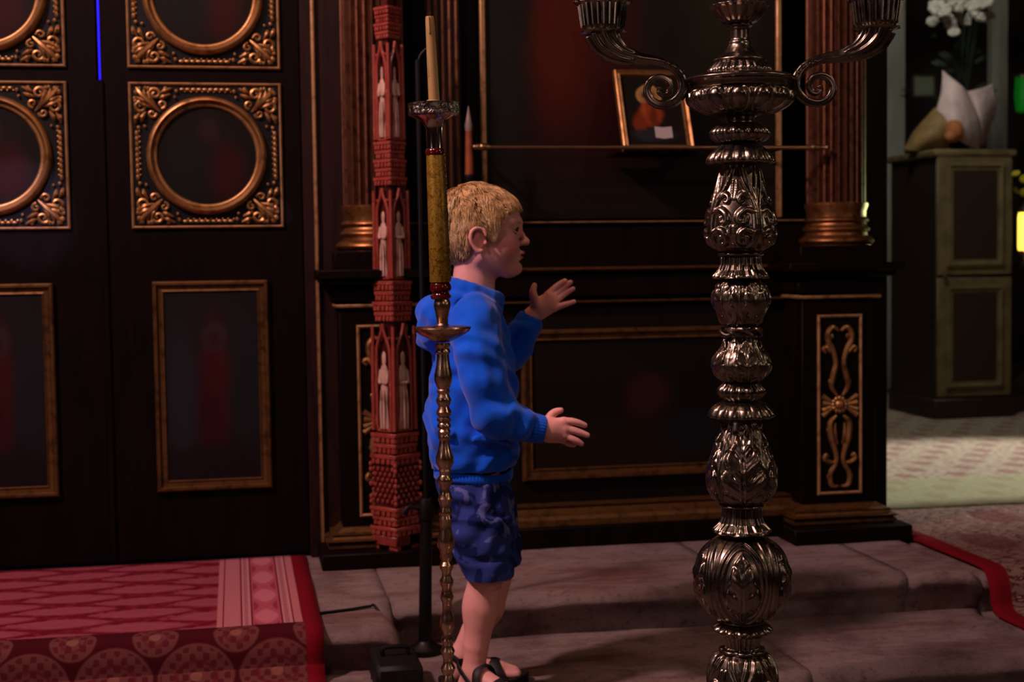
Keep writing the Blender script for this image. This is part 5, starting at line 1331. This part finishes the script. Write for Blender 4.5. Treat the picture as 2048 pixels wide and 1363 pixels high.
# ---- eyes
m = Mat('eye_white', '8a7870', .25)
m2 = Mat('iris', '1a1412', .2)
for s in (-1, 1):
    mb = MB(); mb.ball(HR(.0662, s*.028, .0005), .0108, 16, 12); e = mb.build('eye', m.m, boy)
    mb = MB(); mb.ball(HR(.0708, s*.0298, .0005), (.0068, .0078, .0070), 12, 8); mb.build('iris', m2.m, e)
    mb = MB(); mb.tube([HR(.0735, s*.020, .0035), HR(.0775, s*.026, .0072), HR(.0745, s*.033, .0068), HR(.0665, s*.040, .0035)], [.0013, .0019, .0019, .0012], 6, 4); mb.build('upper_eyelid', SKIN, e)
    mb = MB(); mb.tube([HR(.0735, s*.020, -.0035), HR(.0770, s*.027, -.0062), HR(.0735, s*.034, -.0055), HR(.0655, s*.041, -.0010)], [.0012, .0018, .0018, .0012], 6, 4); mb.build('lower_eyelid', SKIN, e)
    mb = MB(); mb.tube([HR(.0745, s*.021, .0025), HR(.0792, s*.027, .0055), HR(.0752, s*.035, .0055)], [.0004, .0008, .0005], 5, 4); mb.build('eyelashes', m2.m, e)
# ---- hair
def headf(P):
    """same soft scalp as the head, at points"""
    fs2 = [ellf(np.array(HR(-.014, 0, .022)), (.083, .068, .074), None), ellf(np.array(HR(.032, 0, .020)), (.050, .057, .052), None), ellf(np.array(HR(.024, 0, -.032)), (.053, .052, .062), None), ellf(np.array(HR(-.035, 0, -.015)), (.055, .058, .055), None)]
    F = None
    for f in fs2:
        d = f(P[:, 0], P[:, 1], P[:, 2])
        if F is None: F = d
        else: h = np.maximum(.02-np.abs(F-d), 0)/.02; F = np.minimum(F, d)-h*h*.005
    return F
def headn(P, e=1e-4):
    G = np.stack([headf(P+np.eye(3)[i]*e)-headf(P-np.eye(3)[i]*e) for i in range(3)], 1); return G/np.linalg.norm(G, axis=1, keepdims=True)
def hairline(x, z):                                     # True where hair grows (head coords)
    lim = np.interp(x, [-.1, -.045, -.028, -.022, .010, .016, .028, .040, .055, .075, .09], [-.078, -.075, -.045, .004, .004, -.020, -.014, .018, .036, .046, .05])
    return z > lim
rng = np.random.RandomState(5)
N = 34000; D = rng.normal(size=(N, 3)); D /= np.linalg.norm(D, axis=1, keepdims=True)
P = np.array(HR(0, 0, .0))+D*.05
for _ in range(14): P = P-headn(P)*np.clip(headf(P), -.03, .03)[:, None]
rel = P-hc; keep = hairline(rel[:, 0], rel[:, 2]); P = P[keep][:9500]; n = len(P)
crown = np.array(HR(-.045, .012, .09))
segs = 6; length = rng.uniform(.026, .046, n)
ph = rng.uniform(0, 6.28, n); amp = rng.uniform(.1, .5, n)
clump = (np.round(rel[keep][:9500]/.012)); cph = (clump@np.array([12.9, 78.2, 37.7])); cdir = np.stack([np.sin(cph*1.3), np.cos(cph*2.1), np.sin(cph*3.7)], 1)
def grow(length):
    cur = P.copy(); paths = [cur.copy()]
    for sgi in range(segs):
        nn = headn(cur); away = cur-crown; away /= np.linalg.norm(away, axis=1, keepdims=True)
        fl = away*1.0+np.array([.10, 0, -.75])*np.clip((sgi+1)/segs, .3, 1)+cdir*.42
        fl += np.cross(nn, away)*(np.sin(ph+sgi*1.1)*amp)[:, None]
        fl -= nn*(fl*nn).sum(1, keepdims=True); fl /= np.linalg.norm(fl, axis=1, keepdims=True)
        lift = np.interp(sgi, [0, 1, 3, 6], [.6, .28, .02, -.1]); st_ = (length/segs)[:, None]
        cur = cur+fl*st_+nn*lift*st_
        d = headf(cur); tgt = .0045+.0030*math.sin(min(1, sgi/3)*1.57)+.0030*np.sin(cph*5); cur = cur+headn(cur)*np.maximum(tgt-d, 0)[:, None]
        paths.append(cur.copy())
    return paths
for _it in range(5):
    paths = grow(length); e_ = paths[-1]-hc; bad = ~hairline(e_[:, 0], e_[:, 2]+.006+.006*np.sin(cph*7)); length = np.where(bad, length*.62, length)
paths = grow(length)
rad = [.0011, .0016, .0016, .0014, .0011, .0008, .0003]
V = []; Fc = []; nsd = 3; PA = np.array(paths)                # (segs+1, n, 3)
for i in range(segs+1):
    t = PA[min(i+1, segs)]-PA[max(i-1, 0)]; t /= np.linalg.norm(t, axis=1, keepdims=True)
    nn = headn(PA[i]); b_ = np.cross(t, nn); b_ /= np.linalg.norm(b_, axis=1, keepdims=True); n2 = np.cross(b_, t)
    for j in range(nsd):
        a = 2*math.pi*j/nsd+.5; V.append(PA[i]+(b_*math.cos(a)+n2*math.sin(a)*.7)*rad[i])
V = np.array(V).reshape(segs+1, nsd, n, 3); idx = np.arange((segs+1)*nsd*n).reshape(segs+1, nsd, n)
Q = np.concatenate([np.stack([idx[i, j], idx[i, (j+1) % nsd], idx[i+1, (j+1) % nsd], idx[i+1, j]], 1) for i in range(segs) for j in range(nsd)])
# scalp cap under the locks
cp = SDF(hc-np.array([.12, .09, .10]), hc+np.array([.12, .09, .12]), .003)
cp.F = np.minimum(cp.F, 1); X, Y, Z = np.meshgrid(*cp.ax, indexing='ij'); PP = np.stack([X.ravel(), Y.ravel(), Z.ravel()], 1)
fh = headf(PP)-.0035; rl = PP-hc; lim = np.interp(rl[:, 0], [-.1, -.045, -.028, -.022, .010, .016, .028, .040, .055, .075, .09], [-.074, -.070, -.04, .008, .008, -.012, -.004, .026, .044, .052, .056])
cp.F = np.maximum(np.maximum(fh, -(fh+.006)), (lim-rl[:, 2])*.8).reshape(cp.F.shape).astype(np.float32)
cap_ = cp.mesh()
m = Mat('blond_hair', 'd2ac74', .5, spec=.4); m.mix(m.noise(60, 3).step(.4, .65), 'a07e50'); m.mix(m.noise(24, 3).step(.55, .75), 'e6cc9c'); HAIR = m.m
smeshes('hair', [cap_, (V.reshape(-1, 3), Q)], HAIR, boy)
# ---- hoodie
def zl(py): return lp(950, py)[2]
def xl(px, py): return lp(px, py)[0]
ho = SDF(lp(825, 965, -.21), lp(1105, 545, .20), .0038)
lev = [(938, 868, 1018), (925, 862, 1028), (905, 860, 1034), (880, 855, 1034), (850, 850, 1028), (820, 850, 1030), (780, 858, 1036), (740, 862, 1033), (700, 866, 1024), (665, 872, 1014), (635, 884, 1004), (610, 905, 996), (592, 918, 990)]
ry = [.100, .112, .118, .120, .120, .118, .114, .112, .110, .106, .100, .080, .055]
ho.loft([zl(l[0]) for l in lev], [(xl(l[1], l[0])+xl(l[2], l[0]))/2 for l in lev], [0]*len(lev), [(xl(l[2], l[0])-xl(l[1], l[0]))/2 for l in lev], ry, k=.01, e=2.3)
# shoulders
ho.cap(lp(948, 628, -.085), lp(948, 628, .085), .040, .040, k=.04)
# near sleeve
ho.chain([lp(950, 648, -.105), lp(957, 700, -.135), lp(968, 760, -.150), lp(988, 812, -.155), lp(1008, 834, -.152), lp(1040, 847, -.145), lp(1064, 855, yn), lp(1076, 858, yn)], [.053, .053, .050, .047, .043, .037, .0315, .0265], k=.022)
ho.ell(lp(985, 840, -.150), (.040, .036, .030), k=.03)
# far sleeve
ho.chain([lp(958, 645, .105), lp(985, 690, .14), lp(1015, 708, .15), lp(1032, 690, .148), lp(1044, 668, .142), lp(1053, 652, yf), lp(1056, 644, yf)], [.050, .046, .043, .041, .037, .033, .028], k=.02)
# hood lying on the back and collar
ho.ell(lp(872, 640, 0), (.038, .095, .058), k=.025, rot=Euler((0, math.radians(-18), 0)))
ho.ell(lp(862, 672, 0), (.030, .075, .030), k=.02)
col_ = []
for k in range(17):
    a = 2*math.pi*k/16; fx = math.cos(a); fy = math.sin(a)
    px_ = 946+46*fx; py_ = 586+14*fx-4
    p = lp(px_, py_, .062*fy); col_.append(tuple(p))
ho.chain(col_, [.0175]*17, k=.014)
col2 = [tuple(lp(938+52*math.cos(a), 604+14*math.cos(a), .078*math.sin(a))) for a in np.linspace(0, 2*math.pi, 17)]
ho.chain(col2, [.017]*17, k=.014)
ho.cap(tuple(lp(950, 600)), tuple(lp(952, 545)), .050, .054, k=.008, op='sub')
ho.ell(lp(1016, 906, -.065), (.026, .03, .020), k=.02)
# folds pressed in / raised
def fold(pts, r, k=.016, op='sub'):
    ho.put(foldf([lp(*p) for p in pts], r), np.min([lp(*p) for p in pts], 0)-r-.01, np.max([lp(*p) for p in pts], 0)+r+.01, k, op)
fold([(1000, 660, -.09), (1003, 720, -.115), (1008, 780, -.12), (1000, 812, -.13)], .009)
fold([(898, 700, -.11), (905, 760, -.125), (930, 830, -.125), (968, 868, -.115)], .012)
fold([(990, 742, -.20), (1010, 775, -.195), (1020, 800, -.185)], .007)
fold([(960, 790, -.208), (990, 800, -.205), (1015, 812, -.195)], .007)
fold([(945, 690, -.192), (955, 740, -.203), (962, 780, -.206)], .006)
fold([(1030, 830, -.188), (1038, 850, -.186), (1034, 872, -.18)], .006)
fold([(870, 860, -.10), (905, 880, -.125), (950, 905, -.13), (1000, 900, -.12)], .008)
fold([(900, 640, -.10), (915, 615, -.09), (945, 600, -.075)], .010)
fold([(885, 905, -.11), (930, 918, -.128), (975, 915, -.125)], .006)
fold([(950, 880, -.128), (985, 875, -.125), (1020, 885, -.10)], .007, op='add')
fold([(868, 840, -.08), (880, 862, -.11), (900, 868, -.12)], .008, op='add')
hop = ho.mesh()
rngp = rng.uniform(0, 6.28, 12)
def wr(V):
    x, y, z = V.T; d = .0026*np.sin(45*x+38*z+6*np.sin(16*y+20*z)+rngp[0])+.0022*np.sin(85*z-48*x+4*np.sin(30*y+14*x)+rngp[1])+.0012*np.sin(130*x+60*y+rngp[2])
    cx = V.mean(0); n_ = np.stack([(x-np.interp(z, [0, 1], [cx[0]]*2)), y*1.0, 0*z], 1); n_ /= np.linalg.norm(n_, axis=1, keepdims=True)+1e-6
    return V+n_*d[:, None]
m = Mat('royal_blue_fleece', '045ce0', .9, spec=.15); m.b.inputs['Sheen Weight'].default_value = .2; m.mix(m.noise(6, 3).step(.4, .7)*.5, '044ab4'); m.bump(m.noise(320, 3), .35, .0015); BLUE = m.m
hoodie = smeshes('hoodie', [hop], BLUE, boy, wr)
# ribbed hem and cuffs
def ribbed(pa, pb, ra, rb, name, ys=1.0, n=72, par=None):
    pa, pb = Vector(pa), Vector(pb); ax = (pb-pa).normalized(); q = Vector((0, 0, 1)).rotation_difference(ax).to_matrix().to_4x4(); L_ = (pb-pa).length
    pr = [(0, ra*.8), (0, ra), (L_*.2, ra*1.04), (L_*.8, (ra+rb)/2*1.03), (L_, rb), (L_, rb*.75)]
    return MB().lathe(pr, n*2, M=Matrix.Translation(pa) @ q, mod=lambda a, z: 1+.02*math.cos(a*n/2)).build(name, BLUE, par or boy, smooth=60)
ribbed(lp(1066, 855, yn), lp(1091, 859, yn), .0300, .0255, 'cuff', n=56, par=hoodie)
ribbed(lp(1052, 650, yf), lp(1063, 633, yf), .0295, .0260, 'cuff', n=56, par=hoodie)
V = []; Fc = []; NN = 150; rows = [(936, .0), (938, .004), (950, .004), (957, .0), (957, -.012)]
for r_, o in rows:
    z = zl(r_); xa_, xb2 = xl(872, r_), xl(1022, r_); cx_ = (xa_+xb2)/2
    for i in range(NN):
        a = 2*math.pi*i/NN; k = 1+.012*math.cos(a*75)
        V.append((cx_+((xb2-xa_)/2+o)*math.cos(a)*k, (.098+o)*math.sin(a)*k, z+.004*math.sin(2*a)))
for j in range(len(rows)-1):
    for i in range(NN): Fc.append((j*NN+i, (j+1)*NN+i, (j+1)*NN+(i+1) % NN, j*NN+(i+1) % NN))
mesh_obj('hem', V, Fc, BLUE, hoodie, True)
# ---- shorts
so = SDF(lp(850, 1175, -.15), lp(1065, 935, .15), .0038)
def leg_loft(yc, rows, ryv):
    so.loft([zl(r[0]) for r in rows], [(lp(r[1], r[0], yc)[0]+lp(r[2], r[0], yc)[0])/2 for r in rows], [yc]*len(rows), [(lp(r[2], r[0], yc)[0]-lp(r[1], r[0], yc)[0])/2 for r in rows], ryv, k=.012, e=2.2)
so.loft([zl(y_) for y_ in (945, 975, 1010, 1045)], [(xl(a, 1000)+xl(b, 1000))/2 for a, b in ((874, 1019), (874, 1023), (880, 1028), (895, 1030))], [0]*4, [(xl(b, 1000)-xl(a, 1000))/2 for a, b in ((874, 1019), (874, 1023), (880, 1028), (895, 1030))], [.098, .108, .115, .112], k=.01, e=2.3)
leg_loft(-.060, [(1020, 884, 1024), (1060, 892, 1026), (1100, 908, 1028), (1135, 928, 1026), (1160, 936, 1022)], [.060, .062, .064, .064, .062])
leg_loft(.060, [(1020, 890, 1032), (1060, 900, 1038), (1100, 915, 1043), (1130, 935, 1042), (1150, 950, 1036)], [.060, .062, .064, .064, .062])
for c, r in ((lp(978, 1168, -.060), .050), (lp(990, 1160, .060), .050)): so.cap(c-np.array([0, 0, .03]), c+np.array([0, 0, .015]), r, r*.9, k=.006, op='sub')
for pts, r in (([(962, 950, -.118), (964, 1010, -.128), (968, 1080, -.130)], .004), ([(900, 1110, -.10), (950, 1122, -.125), (1010, 1116, -.11)], .006), ([(905, 1000, -.10), (935, 1015, -.118), (960, 1010, -.122)], .006), ([(985, 1010, -.118), (1010, 1030, -.10)], .006)):
    so.put(foldf([lp(*p) for p in pts], r), np.min([lp(*p) for p in pts], 0)-r-.01, np.max([lp(*p) for p in pts], 0)+r+.01, .012, 'sub')
m = Mat('mottled_blue_cloth', '2c3a7c', .88, spec=.15); n1 = m.noise(17, 3, .5, dist=.8); n2 = m.noise(24, 3, .5, dist=.6); m.mix(n1.step(.5, .56), '141f55'); m.mix(n2.step(.56, .62), '5a629c'); m.mix(m.noise(12, 2).step(.6, .66)*.7, '3a5298'); m.bump(m.noise(260, 3), .3, .001); SH = m.m
shorts = smeshes('shorts', [so.mesh()], SH, boy, wr)
# ---- sandals
m = Mat('black_sandal', '100c0e', .6); SAN = m.m
def sandal(ax, ay):
    t = empty('sandal', (ax, ay, 0), 0, boy)
    out = [(-.046, -.016), (-.052, 0), (-.046, .016), (-.02, .026), (.03, .026), (.08, .034), (.12, .032), (.146, .016), (.152, 0), (.146, -.018), (.12, -.034), (.08, -.034), (.03, -.026), (-.02, -.026)]
    P, _ = spline([(a, b, 0) for a, b in out+out[:1]], 1, 3); P = P[:-1]; n = len(P)
    V = [(p.x, p.y, -.003) for p in P]+[(p.x, p.y, .010+.010*max(0, (p.x-.11)/.04)**2) for p in P]; Fc = [(i, (i+1) % n, (i+1) % n+n, i+n) for i in range(n)]+[tuple(range(n))[::-1], tuple(range(n, 2*n))]
    MB().add(V, Fc).build('sole', SAN, t)
    MB().tube([(.088, -.036, .004), (.082, -.035, .026), (.074, -.014, .046), (.074, .014, .046), (.082, .035, .026), (.088, .036, .004)], .0042, 8, 4, flat=(0, 3.2)).build('toe_strap', SAN, t)
    MB().tube([(.03, -.032, .020), (.0, -.031, .050), (-.026, -.020, .066), (-.040, 0, .070), (-.026, .020, .066), (.0, .031, .050), (.03, .032, .020)], .0030, 8, 4, flat=(2, 2.6)).build('heel_strap', SAN, t)
    MB().tube([(.038, -.030, .006), (.032, -.033, .030), (.026, -.026, .062), (.026, 0, .074), (.026, .026, .062), (.032, .033, .030), (.038, .030, .006)], .0032, 8, 4, flat=(0, 3.0)).build('ankle_strap', SAN, t)
    return t
sandal(ank_n[0], yl).rotation_euler = (0, 0, math.radians(-38)); sandal(af[0], yr_)
